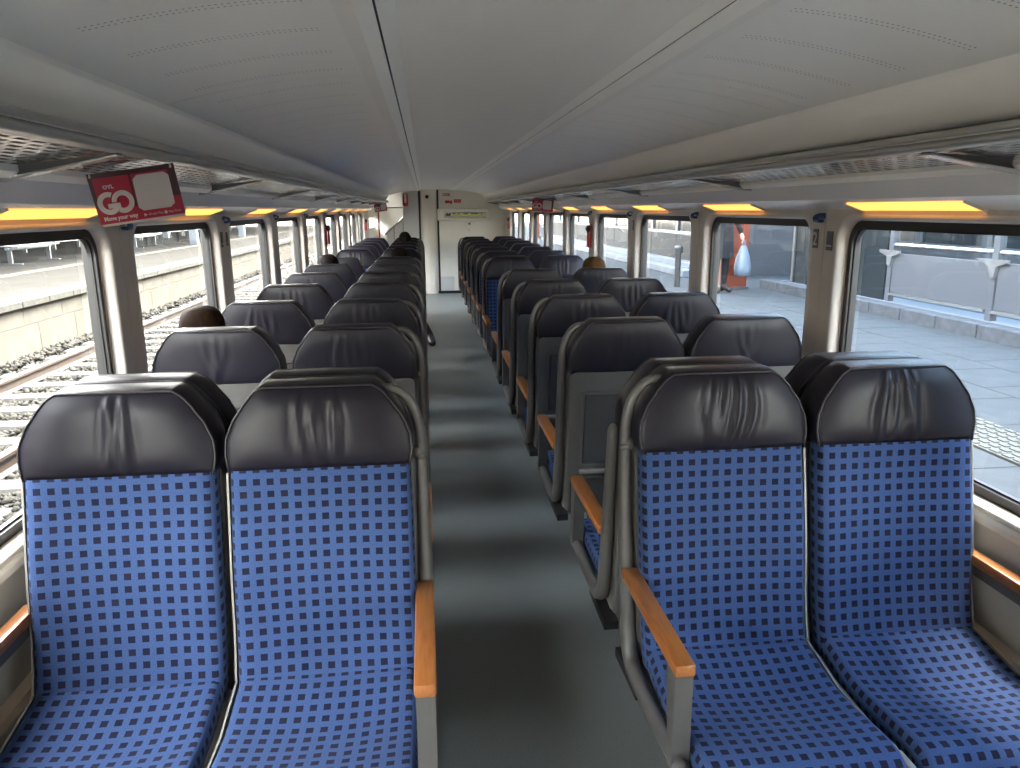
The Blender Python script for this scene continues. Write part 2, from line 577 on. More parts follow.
winno = 0
for s, side in ((-1, 'left'), (1, 'right')):
    X = lambda d: s * (WX + d)
    lw = MB()
    lw.prism([(s * 1.318, 0.0), (s * 1.318, 0.735), (s * 1.36, 0.735), (s * 1.36, 0.0)], YB, YE)
    wall = struct(lw.build('wall_' + side, 'lower_wall'))
    # sill ledge, heater duct ledge
    MB().prism([(s * 1.292, 0.722), (s * 1.290, 0.742), (s * 1.296, 0.752), (s * 1.36, 0.752), (s * 1.36, 0.722)], YB, YE).build('sill', 'rim_light', wall)
    MB().prism([(s * 1.272, 0.0), (s * 1.272, 0.40), (s * 1.282, 0.415), (s * 1.318, 0.415), (s * 1.318, 0.0)], YB, YE).build('heater_cover', 'wall_beige', wall)
    # upper wall and soffit
    MB().prism([(s * 1.300, 1.585), (s * 1.226, 1.612), (s * 1.205, 1.622), (s * 1.188, 1.70), (s * 1.188, 1.745), (s * 1.36, 1.745), (s * 1.36, 1.585)], YB, YE).build('soffit', 'upper_wall', wall)
    for k in range(KMIN, KMAX):
        p0, p1 = PIL0 + PITCH * k, PIL0 + PITCH * (k + 1)
        y0, y1 = p0 + 0.0015, p1 - 0.0015
        hy0, hy1 = p0 + HP, p1 - HP
        if y0 < YB:
            continue
        hole = rrect(hy0, hy1, WZ0, WZ1, 0.085)
        rim = rrect(hy0 - 0.028, hy1 + 0.028, WZ0 - 0.018, WZ1 + 0.022, 0.105)
        out = rect_like(rim, y0, y1, 0.752, 1.590)
        pm = MB()
        ring_strip(pm, [[(X(0.055), y, z) for y, z in out], [(X(0), y, z) for y, z in out], [(X(0), y, z) for y, z in rim]])
        pm.build('window_surround', 'wall_beige', wall)
        winno += 1
        wd = link('window_%d' % winno, None, None, (0, 0, 0))
        struct(wd)
        inn = rrect(hy0 - 0.006, hy1 + 0.006, WZ0 - 0.005, WZ1 + 0.006, 0.09)
        rm = MB()
        mid = rrect(hy0 - 0.014, hy1 + 0.014, WZ0 - 0.009, WZ1 + 0.011, 0.095)
        ring_strip(rm, [[(X(0.0), y, z) for y, z in rim], [(X(-0.006), y, z) for y, z in mid], [(X(0.0), y, z) for y, z in inn], [(X(0.012), y, z) for y, z in hole], [(X(0.040), y, z) for y, z in hole]])
        rm.build('window_rim', 'rim_light', wd, smooth='all')
        g1 = rrect(hy0 - 0.002, hy1 + 0.002, WZ0 - 0.002, WZ1 + 0.002, 0.087)
        g2 = rrect(hy0 + 0.030, hy1 - 0.030, WZ0 + 0.030, WZ1 - 0.026, 0.065)
        gm = MB()
        ring_strip(gm, [[(X(0.038), y, z) for y, z in g1], [(X(0.034), y, z) for y, z in g2], [(X(0.058), y, z) for y, z in g2]])
        gm.build('gasket', 'rubber', wd)
        g3 = rrect(hy0 + 0.036, hy1 - 0.036, WZ0 + 0.036, WZ1 - 0.032, 0.06)
        am = MB()
        ring_strip(am, [[(X(0.046), y, z) for y, z in g2], [(X(0.044), y, z) for y, z in g3], [(X(0.058), y, z) for y, z in g3]])
        am.build('frame_bead', 'rubber', wd)
        pn = MB()
        pn.faces_from([(X(0.054), y, z) for y, z in g2], [tuple(range(len(g2)))])
        pn.build('pane', 'window_glass', wd)
    # closing piece at the far end
    MB().box(*sorted((X(0), X(0.055))), PIL0 + PITCH * KMAX + 0.0015, YE, 0.752, 1.59).build('end_pillar', 'wall_beige', wall)
    # outer skin between windows (dark backing behind the pillars)
    for k in range(KMIN, KMAX + 1):
        p0 = PIL0 + PITCH * k
        if p0 - HP > YB:
            MB().box(*sorted((X(0.0565), X(0.09))), p0 - HP + 0.002, p0 + HP - 0.002, 0.72, 1.62).build('pillar_core', 'rubber', wall)
    MB().box(*sorted((X(0.061), X(0.09))), YB, YE, 1.55, 1.80).build('cantrail', 'hull_paint', wall)
    MB().box(*sorted((X(0.061), X(0.09))), YB, YE, 0.70, 0.772).build('waist_rail', 'hull_paint', wall)
struct(MB().box(-1.36, 1.36, YB - 0.05, YB, 0, 2.0).build('wall_rear', 'end_cream'))

# ------------------------------------------------------------------ end wall and stair well
ew = MB()
ew.box(0.04, 1.36, YE, YE + 0.06, 0.0, 1.99)
wall_end = struct(ew.build('wall_end', 'end_cream'))
MB().box(0.045, 0.30, YE - 0.008, YE + 0.001, 0.05, 0.318, bevel=0.003).build('kick_panel', 'end_panel', wall_end)
MB().box(0.045, 1.29, YE - 0.012, YE + 0.001, 0.322, 0.70, bevel=0.003).build('lower_panel', 'end_cream', wall_end)
MB().box(0.045, 1.29, YE - 0.012, YE + 0.001, 0.705, 1.385, bevel=0.003).build('door_panel', 'end_cream', wall_end)
MB().box(0.045, 1.20, YE - 0.012, YE + 0.001, 1.62, 1.94, bevel=0.003).build('header_panel', 'end_cream', wall_end)
lk = MB()
lk.tube([(0.62, YE - 0.03, 1.328), (0.62, YE - 0.008, 1.328)], 0.024, 12)
lk.build('lock', 'chrome', wall_end)
lk = MB()
lk.tube([(0.61, YE - 0.02, 1.21), (0.61, YE - 0.008, 1.21)], 0.010, 8)
lk.build('lock', 'black_plastic', wall_end)
# half-round column beside the end wall
cp = [(-0.305, YE + 0.05)]
for i in range(13):
    a = math.pi - math.pi * i / 12
    cp.append((-0.15 + 0.155 * math.cos(a), YE - 0.02 - 0.10 * math.sin(a)))
cp.append((0.005, YE + 0.05))
colm = MB().prism(cp, 0.0, 1.985, axis='Z')
column = struct(colm.build('trim_3', 'end_cream', smooth=True))
lens = MB()
lens.tube([(-0.179, YE - 0.17, 1.833), (-0.179, YE - 0.10, 1.833)], 0.034, 14)
lens.sphere((-0.179, YE - 0.165, 1.833), 0.026, 12, 8)
lens.build('camera_dome', 'black_plastic', column, smooth=True)
struct(MB().box(0.006, 0.040, YE + 0.0, YE + 0.05, 0, 1.985).build('trim_4', 'seam'))
struct(MB().box(-0.345, -0.308, YE + 0.0, YE + 0.05, 0, 1.985).build('trim_5', 'seam'))
struct(MB().box(-0.64, -0.345, YE - 0.02, YE + 0.04, 0, 1.985, bevel=0.006).build('wall_partition', 'end_panel'))
# stair well beyond
struct(MB().box(-1.36, -0.30, YE + 2.0, YE + 2.05, -0.5, 2.4).build('wall_stair', 'end_cream'))
dr = struct(link('added_door', None))  # glazed door added so daylight brightens the stair well
MB().box(-1.36, -1.31, YE + 0.001, YE + 2.0, -0.1, 1.25).build('door_leaf', 'end_cream', dr)
MB().box(-1.36, -1.31, YE + 0.001, YE + 0.35, 1.25, 2.02).build('door_jamb', 'end_cream', dr)
MB().box(-1.36, -1.31, YE + 0.35, YE + 2.0, 1.45, 2.02).build('door_header', 'end_cream', dr)
MB().box(-1.338, -1.332, YE + 0.35, YE + 2.0, 1.25, 1.45).build('pane', 'window_glass', dr)
struct(MB().box(-0.35, -0.30, YE + 0.06, YE + 2.0, -0.1, 2.4).build('wall_stair_inner', 'end_cream'))
bal = link('stair_balustrade', None, None, (-0.80, YE + 0.3, 0))
tag(bal, 'white stair balustrade with sloping chrome handrail beside the end partition', 'balustrade')
MB().prism([(-0.18, 0.0), (0.16, 0.0), (0.16, 1.45), (-0.18, 1.20)], -0.015, 0.015).build('infill_panel', 'end_panel', bal)
MB().tube([(-0.22, -0.03, 1.12), (0.17, -0.03, 1.46), (0.17, -0.03, 1.62)], 0.016, 8).build('handrail', 'chrome', bal, smooth=True)
MB().tube([(-0.03, -0.03, 0.0), (-0.03, -0.03, 1.27)], 0.012, 8).build('post', 'chrome', bal, smooth=True)
MB().tube([(0.15, -0.03, 0.0), (0.15, -0.03, 1.44)], 0.012, 8).build('post', 'chrome', bal, smooth=True)
MB().tube([(-0.30, -0.03, 1.64), (0.17, -0.03, 1.64)], 0.012, 8).build('grab_bar', 'chrome', bal, smooth=True)
pole = link('grab_pole', None, None, (-1.08, YE - 0.4, 0))
tag(pole, 'thin red grab pole standing in front of the stair well', 'pole')
MB().tube([(0, 0, 0.0), (0, 0, 1.60)], 0.014, 8).build('tube', 'red_plastic', pole, smooth=True)
MB().tube([(0, 0, 0.0), (0, 0, 0.02)], 0.035, 10).build('floor_flange', 'chrome', pole)
# fire extinguisher on the partition
fe = link('fire_extinguisher', None, None, (-0.585, YE - 0.08, 1.66))
tag(fe, 'red fire extinguisher with white label on the grey end partition', 'extinguisher')
b = MB()
b.tube([(0, 0, 0), (0, 0, 0.02), (0, 0, 0.19), (0, 0, 0.225), (0, 0, 0.235)], [0.03, 0.05, 0.05, 0.03, 0.015], 14)
b.build('cylinder', 'red_plastic', fe, smooth=True)
MB().box(-0.022, 0.022, -0.054, -0.040, 0.07, 0.23, bevel=0.004).build('label_plate', 'white_print', fe)
MB().box(-0.045, 0.045, 0.03, 0.06, 0.02, 0.24).build('bracket', 'red_plastic', fe)
# destination display
dsp = link('destination_display', None, None, (0.5, YE - 0.012, 1.50))
tag(dsp, 'pale destination display with a dark text line on the end wall', 'display')
dm = MB()
ol = rrect(-0.49, 0.50, -0.115, 0.115, 0.03)
il = rrect(-0.36, 0.44, -0.055, 0.045, 0.02)
ring_strip(dm, [[(x, 0, z) for x, z in ol], [(x, -0.035, z) for x, z in rrect(-0.48, 0.49, -0.105, 0.105, 0.03)], [(x, -0.035, z) for x, z in rrect(-0.42, 0.46, -0.075, 0.065, 0.02)], [(x, -0.008, z) for x, z in il]])
dm.build('housing', 'strip_paint', dsp)
MB().box(-0.37, 0.45, -0.009, -0.003, -0.065, 0.055).build('screen', 'white_print', dsp)
rs = random.Random(3)
for x0, x1 in ((-0.33, -0.24), (-0.21, 0.385)):
    tx = MB()
    x = x0
    while x < x1 - 0.01:
        wd_ = rs.uniform(0.018, 0.03)
        h = rs.choice((0.034, 0.034, 0.042, 0.05))
        tx.box(x, min(x + wd_, x1) + 0.004, -0.013, -0.008, -0.022, -0.022 + h)
        x += wd_
    tx.build('dark_text_line', 'black_plastic', dsp)
gl = MB()
for i in range(26):
    x = -0.20 + 0.58 * i / 26
    gl.box(x, x + 0.006, -0.0145, -0.0125, -0.012, -0.002)
gl.build('text_dots', 'led_text', dsp)
# three small red notices
for i, (xa, xb, za, zb, kind) in enumerate(((0.117, 0.265, 1.845, 1.90, 0), (0.165, 0.300, 1.695, 1.765, 1), (0.335, 0.470, 1.72, 1.785, 2))):
    o = link('safety_notice', None, None, ((xa + xb) / 2, YE - 0.013, (za + zb) / 2))
    hw, hh = (xb - xa) / 2, (zb - za) / 2
    lab = ('white notice with two red symbols above the destination display', 'red notice with a notched lower corner above the destination display',
           'plain red rectangular notice above the destination display')[kind]
    tag(o, lab, 'sign')
    if kind == 0:
        MB().box(-hw, hw, -0.003, 0.003, -hh, hh).build('plate', 'white_print', o)
        ring_ = MB()
        for q in (-0.5, 0.5):
            c = q * hw
            for a in (-1, 1):
                ring_.box(c + a * hw * 0.36 - 0.004, c + a * hw * 0.36 + 0.004, -0.005, -0.002, -hh * 0.8, hh * 0.8)
                ring_.box(c - hw * 0.4, c + hw * 0.4, -0.005, -0.002, a * hh * 0.72 - 0.004, a * hh * 0.72 + 0.004)
            if q > 0:
                ring_.box(c - 0.008, c + 0.008, -0.005, -0.002, -0.02, 0.02)
        ring_.build('symbol', 'red_plastic', o)
    elif kind == 1:
        MB().prism([(-hw, -hh * 0.5), (hw * 0.4, -hh * 0.5), (hw * 0.7, -hh), (hw, -hh * 0.4), (hw, hh * 0.9), (-hw, hh)], -0.003, 0.003).build('plate', 'red_plastic', o)
        MB().prism([(0.0, hh * 0.1), (hw * 0.6, hh * 0.5), (hw * 0.3, -hh * 0.2)], -0.0045, -0.0025).build('symbol', 'white_print', o)
    else:
        MB().box(-hw, hw, -0.003, 0.003, -hh, hh).build('plate', 'red_plastic', o)
        t_ = MB()
        for r_ in range(3):
            t_.box(-hw * 0.75, hw * 0.75, -0.0045, -0.0025, -hh * 0.6 + r_ * hh * 0.5, -hh * 0.45 + r_ * hh * 0.5)
        t_.build('print_lines', 'white_print', o)

# ------------------------------------------------------------------ luggage racks
for s, side in ((-1, 'track'), (1, 'platform')):
    rk = link('luggage_rack', None, None, (0, 0, 0))
    tag(rk, 'long steel luggage rack with slotted underside running above the %s-side windows' % side, 'rack', 'luggage racks along the walls')
    y0, y1 = YB, YE - 0.15
    dz = 0.014 if s < 0 else 0.004      # the track-side rack sits a touch higher
    # front rail: two lobes with a bright groove
    pr = []
    for cz, rr in ((1.7455 + dz, 0.0110), (1.7275 + dz, 0.0115)):
        for i in range(9):
            a = math.radians(-90 - 180 * i / 8) if s > 0 else math.radians(-90 - 180 * i / 8)
            pr.append((cz, rr, a))
    pts = [(0.905 + rr * 1.1 * math.cos(a), cz - rr * math.sin(a)) for cz, rr, a in pr]
    pts = [(a_, z_) for a_, z_ in pts]
    pts += [(0.935, 1.716 + dz), (0.935, 1.7565 + dz)]
    MB().prism([(s * a_, z_) for a_, z_ in pts], y0, y1).build('front_rail', 'rack_rail', rk, smooth=True)
    MB().prism([(s * 0.8905, 1.7352 + dz), (s * 0.900, 1.7352 + dz), (s * 0.900, 1.7386 + dz), (s * 0.8915, 1.7386 + dz)], y0, y1).build('bright_groove', 'chrome', rk)
    MB().prism([(s * 1.135, 1.690), (s * 1.150, 1.676), (s * 1.175, 1.676), (s * 1.187, 1.690), (s * 1.187, 1.706), (s * 1.135, 1.706)], y0, y1).build('back_rail', 'cove_paint', rk)
    # slotted sheet: long bars with staggered webs (too many slots to pick apart)
    ra, rb = (0.935, 1.724 + dz), (1.140, 1.700 + dz * 0.3)
    V, F = [], []

    def bar(xa, xb, ya, yb):
        t0 = (xa - ra[0]) / (rb[0] - ra[0])
        t1 = (xb - ra[0]) / (rb[0] - ra[0])
        za, zb = ra[1] + (rb[1] - ra[1]) * t0, ra[1] + (rb[1] - ra[1]) * t1
        n0 = len(V)
        V.extend([(s * xa, ya, za), (s * xb, ya, zb), (s * xb, yb, zb), (s * xa, yb, za),
                  (s * xa, ya, za + 0.004), (s * xb, ya, zb + 0.004), (s * xb, yb, zb + 0.004), (s * xa, yb, za + 0.004)])
        F.extend([tuple(n0 + i for i in f) for f in ((0, 1, 2, 3), (4, 7, 6, 5), (0, 4, 5, 1), (2, 6, 7, 3), (1, 5, 6, 2), (0, 3, 7, 4))])
    NB = 9
    dx = (rb[0] - ra[0]) / NB
    for i in range(NB + 1):
        bar(ra[0] + i * dx - 0.0058, ra[0] + i * dx + 0.0058, 0.4 if 0 < i < NB else y0, y1)
    for i in range(NB):
        y = 0.4 + (0.033 if i % 2 else 0)
        while y < y1:
            bar(ra[0] + i * dx + 0.0057, ra[0] + (i + 1) * dx - 0.0057, y, y + 0.020)
            y += 0.066
    me = bpy.data.meshes.new('slotted_sheet')
    me.from_pydata(V, [], F)
    me.materials.append(MATS['rack_steel'])
    bmx = bmesh.new()
    bmx.from_mesh(me)
    bmesh.ops.recalc_face_normals(bmx, faces=bmx.faces)
    bmx.to_mesh(me)
    bmx.free()
    o = link('slotted_sheet', me, rk)
    o['kind'] = 'stuff'
    yb = 1.70 if s > 0 else 1.86
    yb -= 2 * 1.57
    brm = None
    while yb < y1:
        if brm is None:
            q = MB()
            q.prism([(s * 0.92, 1.716 + dz), (s * 0.92, 1.712 + dz), (s * 1.183, 1.672), (s * 1.188, 1.672), (s * 1.188, 1.700)], -0.012, 0.012)
            brm = q.mesh('bracket', 'bracket_grey')
            q = MB()
            q.prism([(s * 0.92, 1.7125 + dz), (s * 0.92, 1.7085 + dz), (s * 1.183, 1.668), (s * 1.188, 1.668), (s * 1.188, 1.6725)], -0.020, 0.020)
            brl = q.mesh('bracket_flange', 'rack_steel')
        if yb > y0:
            o = link('bracket', brm, rk, (0, yb, 0))
            link('bracket_flange', brl, o)
        yb += 1.57

# ------------------------------------------------------------------ warm lamps above the windows
for s, side in ((-1, 'track'), (1, 'platform')):
    def lampmesh():
        # soffit runs from (1.300,1.585) to (1.226,1.612); normal points down and inwards
        e = Vector((1.226 - 1.300, 0, 1.612 - 1.585)).normalized()
        nrm = Vector((-e.z, 0, e.x))
        if nrm.z > 0:
            nrm = -nrm
        o0 = Vector((1.300, 0, 1.585))
        L = 0.0788

        def P(a, y, h):
            p = o0 + e * a + nrm * h
            return (s * p.x, y, p.z)
        ha = 0.295
        dif = MB()
        dif.faces_from([P(0.006, -ha, 0.004), P(L - 0.006, -ha, 0.004), P(L - 0.006, ha, 0.004), P(0.006, ha, 0.004),
                        P(0.006, -ha, 0.0005), P(L - 0.006, -ha, 0.0005), P(L - 0.006, ha, 0.0005), P(0.006, ha, 0.0005)],
                       [(0, 1, 2, 3), (0, 4, 5, 1), (1, 5, 6, 2), (2, 6, 7, 3), (3, 7, 4, 0), (4, 7, 6, 5)])
        ends = []
        for ya, yb in ((-ha - 0.012, -ha), (ha, ha + 0.012)):
            fr = MB()
            fr.faces_from([P(0.002, ya, 0.006), P(L - 0.002, ya, 0.006), P(L - 0.002, yb, 0.006), P(0.002, yb, 0.006),
                           P(0.002, ya, 0.0003), P(L - 0.002, ya, 0.0003), P(L - 0.002, yb, 0.0003), P(0.002, yb, 0.0003)],
                          [(0, 1, 2, 3), (0, 4, 5, 1), (1, 5, 6, 2), (2, 6, 7, 3), (3, 7, 4, 0), (4, 7, 6, 5)])
            ends.append(fr.mesh('end_frame', 'rim_light'))
        return dif.mesh('diffuser', 'lamp_glow'), ends
    dmesh, fmesh = lampmesh()
    for k in range(-2, KMAX):
        yc = PIL0 + PITCH * (k + 0.5) + 0.14
        o = link('window_lamp', None, None, (0, yc, 0))
        tag(o, 'glowing amber lamp strip above the %s %s-side window from the end wall' % (ORD[KMAX - k], side), 'lamp', 'amber lamps above the windows')
        link('diffuser', dmesh, o)
        for fm_ in fmesh:
            link('end_frame', fm_, o)


# ------------------------------------------------------------------ lettering helper
def text_mesh(body, size, name='lettering', extrude=0.0004, align='LEFT', matname='white_print', fn=None, bold=0.0):
    cu = bpy.data.curves.new(name, 'FONT')
    cu.body = body
    cu.size = size
    cu.extrude = extrude
    cu.align_x = align
    cu.offset = bold
    cu.resolution_u = 2
    ob = bpy.data.objects.new(name, cu)
    COL.objects.link(ob)
    dg = bpy.context.evaluated_depsgraph_get()
    me = bpy.data.meshes.new_from_object(ob.evaluated_get(dg))
    bpy.data.objects.remove(ob)
    bpy.data.curves.remove(cu)
    me.materials.clear()
    me.materials.append(MATS[matname])
    me.name = name
    if fn:
        for v in me.vertices:
            v.co = fn(v.co)
    return me


# ------------------------------------------------------------------ seats
HW = 0.2225


def interp(tab, x):
    for (a, b), (c, d) in zip(tab[:-1], tab[1:]):
        if x <= c:
            t = (x - a) / (c - a)
            t = max(0, min(1, t))
            t = t * t * (3 - 2 * t) * 0.3 + t * 0.7
            return b + (d - b) * t
    return tab[-1][1]


BACK_S = [(0.40, 0.135), (0.46, 0.118), (0.52, 0.100), (0.60, 0.084), (0.70, 0.070), (0.80, 0.052), (0.90, 0.030), (1.0, 0.012)]


def make_backrest():
    rows, uvs = [], []
    v = 0
    prev = None
    N = 22
    for i in range(N + 1):
        z = 0.41 + (0.984 - 0.41) * i / N
        sv = interp(BACK_S, z)
        if prev:
            v += math.hypot(z - prev[0], sv - prev[1])
        prev = (z, sv)
        w = HW * (0.985 + 0.015 * math.sin(math.pi * i / N))
        row, uv = [], []
        xs = [(-1.0, -0.062), (-1.012, -0.040), (-1.010, -0.018), (-0.985, -0.004)]
        for j in range(15):
            u = -0.94 + 1.88 * j / 14
            dish = -0.012 * (1 - abs(u) ** 2.2) * math.sin(math.pi * min(1, i / N * 1.05)) ** 0.6 + 0.004
            # shallow cross seams of the upholstery
            seam = -0.0025 * math.exp(-((z - 0.735) / 0.006) ** 2)
            xs.append((u, dish + seam))
        xs += [(0.985, -0.004), (1.010, -0.018), (1.012, -0.040), (1.0, -0.062)]
        ucum = -0.05 - HW
        lx = None
        for u, ds in xs:
            p = (u * w, -(sv + ds), z)
            if lx:
                ucum += math.hypot(p[0] - lx[0], p[1] - lx[1])
            lx = p
            row.append(p)
            uv.append((ucum + 0.002, v))
        rows.append(row)
        uvs.append(uv)
    mb = MB()
    mb.grid(rows, uv=uvs)
    return mb.mesh('backrest', 'blue_fabric', smooth='all')


CUSH = [(0.05, 0.474), (0.11, 0.470), (0.165, 0.459), (0.22, 0.445), (0.27, 0.436), (0.32, 0.437), (0.37, 0.441), (0.42, 0.447), (0.46, 0.452),
        (0.50, 0.455), (0.53, 0.453), (0.553, 0.444), (0.568, 0.428), (0.575, 0.405), (0.572, 0.375)]


def make_cushion():
    rows, uvs = [], []
    v = 0.013
    n = len(CUSH)
    for i, (sv, z) in enumerate(CUSH):
        if i:
            v += math.hypot(sv - CUSH[i - 1][0], z - CUSH[i - 1][1])
        a, b = CUSH[max(i - 1, 0)], CUSH[min(i + 1, n - 1)]
        t = Vector((b[0] - a[0], b[1] - a[1])).normalized()
        nr = Vector((-t.y, t.x))
        if nr.y < 0 and i < 8:
            nr = -nr
        if i >= 8 and nr.x < 0 and nr.y < 0.2:
            nr = -nr
        row, uv = [], []
        xs = [(-1.0, -0.062), (-1.012, -0.035), (-1.005, -0.014), (-0.978, -0.002)]
        for j in range(15):
            u = -0.93 + 1.86 * j / 14
            dep = 0.016 * math.exp(-((sv - 0.27) / 0.16) ** 2)
            ds = -dep * (1 - abs(u) ** 2) + 0.004
            ds += -0.003 * math.exp(-((sv - 0.40 - 0.01 * u) / 0.008) ** 2)
            ds += -0.0022 * math.exp(-((u - 0.35 - (sv - 0.45) * 1.2) / 0.03) ** 2) * (1 if sv > 0.36 else 0)
            ds += -0.0022 * math.exp(-((u + 0.42 + (sv - 0.45) * 0.8) / 0.03) ** 2) * (1 if sv > 0.38 else 0)
            xs.append((u, ds))
        xs += [(0.978, -0.002), (1.005, -0.014), (1.012, -0.035), (1.0, -0.062)]
        ucum = -0.05 - HW
        lx = None
        for u, ds in xs:
            q = Vector((sv, z)) + nr * ds
            p = (u * HW * (0.97 + 0.03 * min(1, i / 8)), -q.x, q.y)
            if lx:
                ucum += (Vector(p) - Vector(lx)).length
            lx = p
            row.append(p)
            uv.append((ucum + 0.006, v))
        rows.append(row)
        uvs.append(uv)
    mb = MB()
    mb.grid(rows, uv=uvs)
    return mb.mesh('seat_cushion', 'blue_fabric', smooth='all')


HRW = [(0.978, 0.2190), (1.02, 0.2255), (1.06, 0.2230), (1.10, 0.2070), (1.14, 0.1800), (1.165, 0.1600), (1.178, 0.1450), (1.184, 0.1330)]


def fold(u, t, seed):
    r = random.Random(seed)
    h = 0
    n = 3 + seed % 3
    for i in range(n):
        c0 = (i - (n - 1) / 2) * 0.16 + r.uniform(-0.05, 0.05)
        lean = r.uniform(-0.14, 0.14)
        wd_ = r.uniform(0.035, 0.06)
        c = c0 * (0.55 + 0.6 * t) + lean * (t - 0.5) + 0.05 * math.sin(3 * t + seed + i)
        amp = r.uniform(0.006, 0.0105) * math.sin(math.pi * min(1, max(0, t))) ** 0.7
        d = (u - c) / wd_
        h += amp * (math.exp(-d * d) - 0.55 * math.exp(-((abs(d) - 1.7) / 0.9) ** 2))
    return h


def make_headrest(seed, strength=1.0, back_fold=0.35):
    mb = MB()
    NU, NV = 40, 18

    def outline(t):
        z = 0.978 + 0.206 * t
        return z, interp(HRW, z)

    def surf(front):
        P = []
        for i in range(NV + 1):
            t = i / NV
            tt = t ** 0.85
            z, hw_ = outline(tt)
            row = []
            for j in range(NU + 1):
                u = -1 + 2 * j / NU
                puff = (1 - abs(u) ** 4) * (1 - abs(2 * tt - 1) ** 4)
                if front:
                    sv = 0.012 - 0.028 * tt + 0.020 * puff + fold(u * 1.0, tt, seed) * strength
                else:
                    sv = -0.102 - 0.012 * tt - 0.010 * puff - fold(u, tt * 0.9, seed + 7) * back_fold * (1 - tt)
                row.append((u * hw_, -sv, z))
            P.append(row)
        return P
    A, B = surf(True), surf(False)
    VA, VB = mb.grid(A), mb.grid(B)

    def per(V):
        return [V[0][j] for j in range(NU + 1)] + [V[i][NU] for i in range(1, NV + 1)] + [V[NV][j] for j in range(NU - 1, -1, -1)] + [V[i][0] for i in range(NV - 1, 0, -1)]
    pa, pb = per(VA), per(VB)
    n = len(pa)
    mids = []
    for f_ in (0.12, 0.5, 0.88):
        ring = []
        for a, b in zip(pa, pb):
            p = a.co.lerp(b.co, f_)
            grow = 0.007 if f_ == 0.5 else 0.005
            c = Vector((0, p.y, 1.05))
            d = (p - c)
            d.y = 0
            p = p + d.normalized() * grow * (1 if p.z > 0.99 else 0.2)
            ring.append(mb.bm.verts.new(p))
        mids.append(ring)
    loops = [pa] + mids + [pb]
    for L0, L1 in zip(loops[:-1], loops[1:]):
        for i in range(n):
            mb.bm.faces.new((L0[i], L0[(i + 1) % n], L1[(i + 1) % n], L1[i]))
    me = mb.mesh('headrest', 'leather', smooth='all')
    # piping along both outlines
    pm = MB()
    for off, sgn in ((0.000, True), (-0.001, False)):
        path = []
        S = A if sgn else B
        ring = [S[0][0]] + [S[i][0] for i in range(1, NV + 1)] + [S[NV][j] for j in range(2, NU - 1, 2)] + [S[i][NU] for i in range(NV, -1, -1)]
        path = [(x * 1.008, y, z + (0.001 if z > 1.1 else 0)) for x, y, z in ring]
        pm.tube(path, 0.0028, 5)
    return me, pm.mesh('piping', 'piping', smooth='all')


def rounded_slab(w, z0, z1, sa, sb, r, nseg=5):
    """panel outline in x-z with rounded corners, between depth sa and sb (forward positive)"""
    loop = rrect(-w, w, z0, z1, r, nseg)
    mb = MB()
    V = ring_strip(mb, [[(x, -sa, z) for x, z in rrect(-w + 0.006, w - 0.006, z0 + 0.006, z1 - 0.006, max(0.002, r - 0.006), nseg)], [(x, -(sa + (0.006 if sb > sa else -0.006)), z) for x, z in loop],
                        [(x, -sb, z) for x, z in loop]])
    mb.bm.faces.new(V[0])
    mb.bm.faces.new(V[-1])
    return mb


def shear_back(co):
    """lean the back shell with the backrest"""
    z = co.z
    return Vector((co.x, co.y - 0.085 * (1.0 - z) / 0.6, z))


def make_shell():
    body = rounded_slab(HW + 0.004, 0.36, 0.988, -0.108, -0.045, 0.03).mesh('back_shell', 'shell', smooth=True, fn=shear_back)
    fr = MB()
    o_ = rrect(-0.176, 0.176, 0.575, 0.905, 0.012, 3)
    i_ = rrect(-0.166, 0.166, 0.587, 0.893, 0.008, 3)
    ring_strip(fr, [[(x, 0.1078, z) for x, z in o_], [(x, 0.116, z) for x, z in o_], [(x, 0.116, z) for x, z in i_], [(x, 0.109, z) for x, z in i_]])
    frame = fr.mesh('tray_frame', 'shell', fn=shear_back)
    tray = rounded_slab(0.164, 0.589, 0.891, -0.1125, -0.1079, 0.006, 3).mesh('tray_table', 'shell_dark', fn=shear_back)
    lip = MB().box(-0.176, 0.176, 0.106, 0.126, 0.548, 0.566, bevel=0.004).mesh('tray_lip', 'pan_plastic', fn=shear_back)
    low = rounded_slab(HW - 0.004, 0.365, 0.535, -0.120, -0.1079, 0.02, 4).mesh('kick_plate', 'shell_dark', smooth=True, fn=shear_back)
    return body, frame, tray, lip, low


def make_pan():
    mb = MB()
    mb.box(-HW - 0.006, HW + 0.006, -0.555, 0.0, 0.345, 0.392, bevel=0.012, seg=2)
    return mb.mesh('seat_pan', 'pan_plastic', smooth=True)


def make_trim(sd):
    """pale moulded edge beside backrest and cushion on side sd"""
    mb = MB()
    xa, xb = sorted((sd * (HW + 0.0035), sd * (HW + 0.0085)))
    f_, r_ = [], []
    for i in range(9):
        z = 0.46 + (0.975 - 0.46) * i / 8
        sv = interp(BACK_S, z)
        f_.append((-(sv - 0.012), z))
        r_.append((-(sv - 0.085), z))
    mb.prism(f_ + r_[::-1], xa, xb, axis='X')
    mb.prism([(-0.06, 0.392), (-0.06, 0.462), (-0.16, 0.446), (-0.27, 0.424), (-0.40, 0.428), (-0.50, 0.440), (-0.545, 0.428), (-0.565, 0.392)], xa, xb, axis='X')
    return mb.mesh('edge_trim', 'pan_plastic')


def make_end_block(sd):
    mb = MB()
    xa, xb = sorted((sd * (HW + 0.002), sd * (HW + 0.021)))
    mb.box(xa, xb, -0.580, -0.500, 0.385, 0.432, bevel=0.006, seg=2)
    return mb.mesh('rail_end', 'pan_plastic', smooth=True)


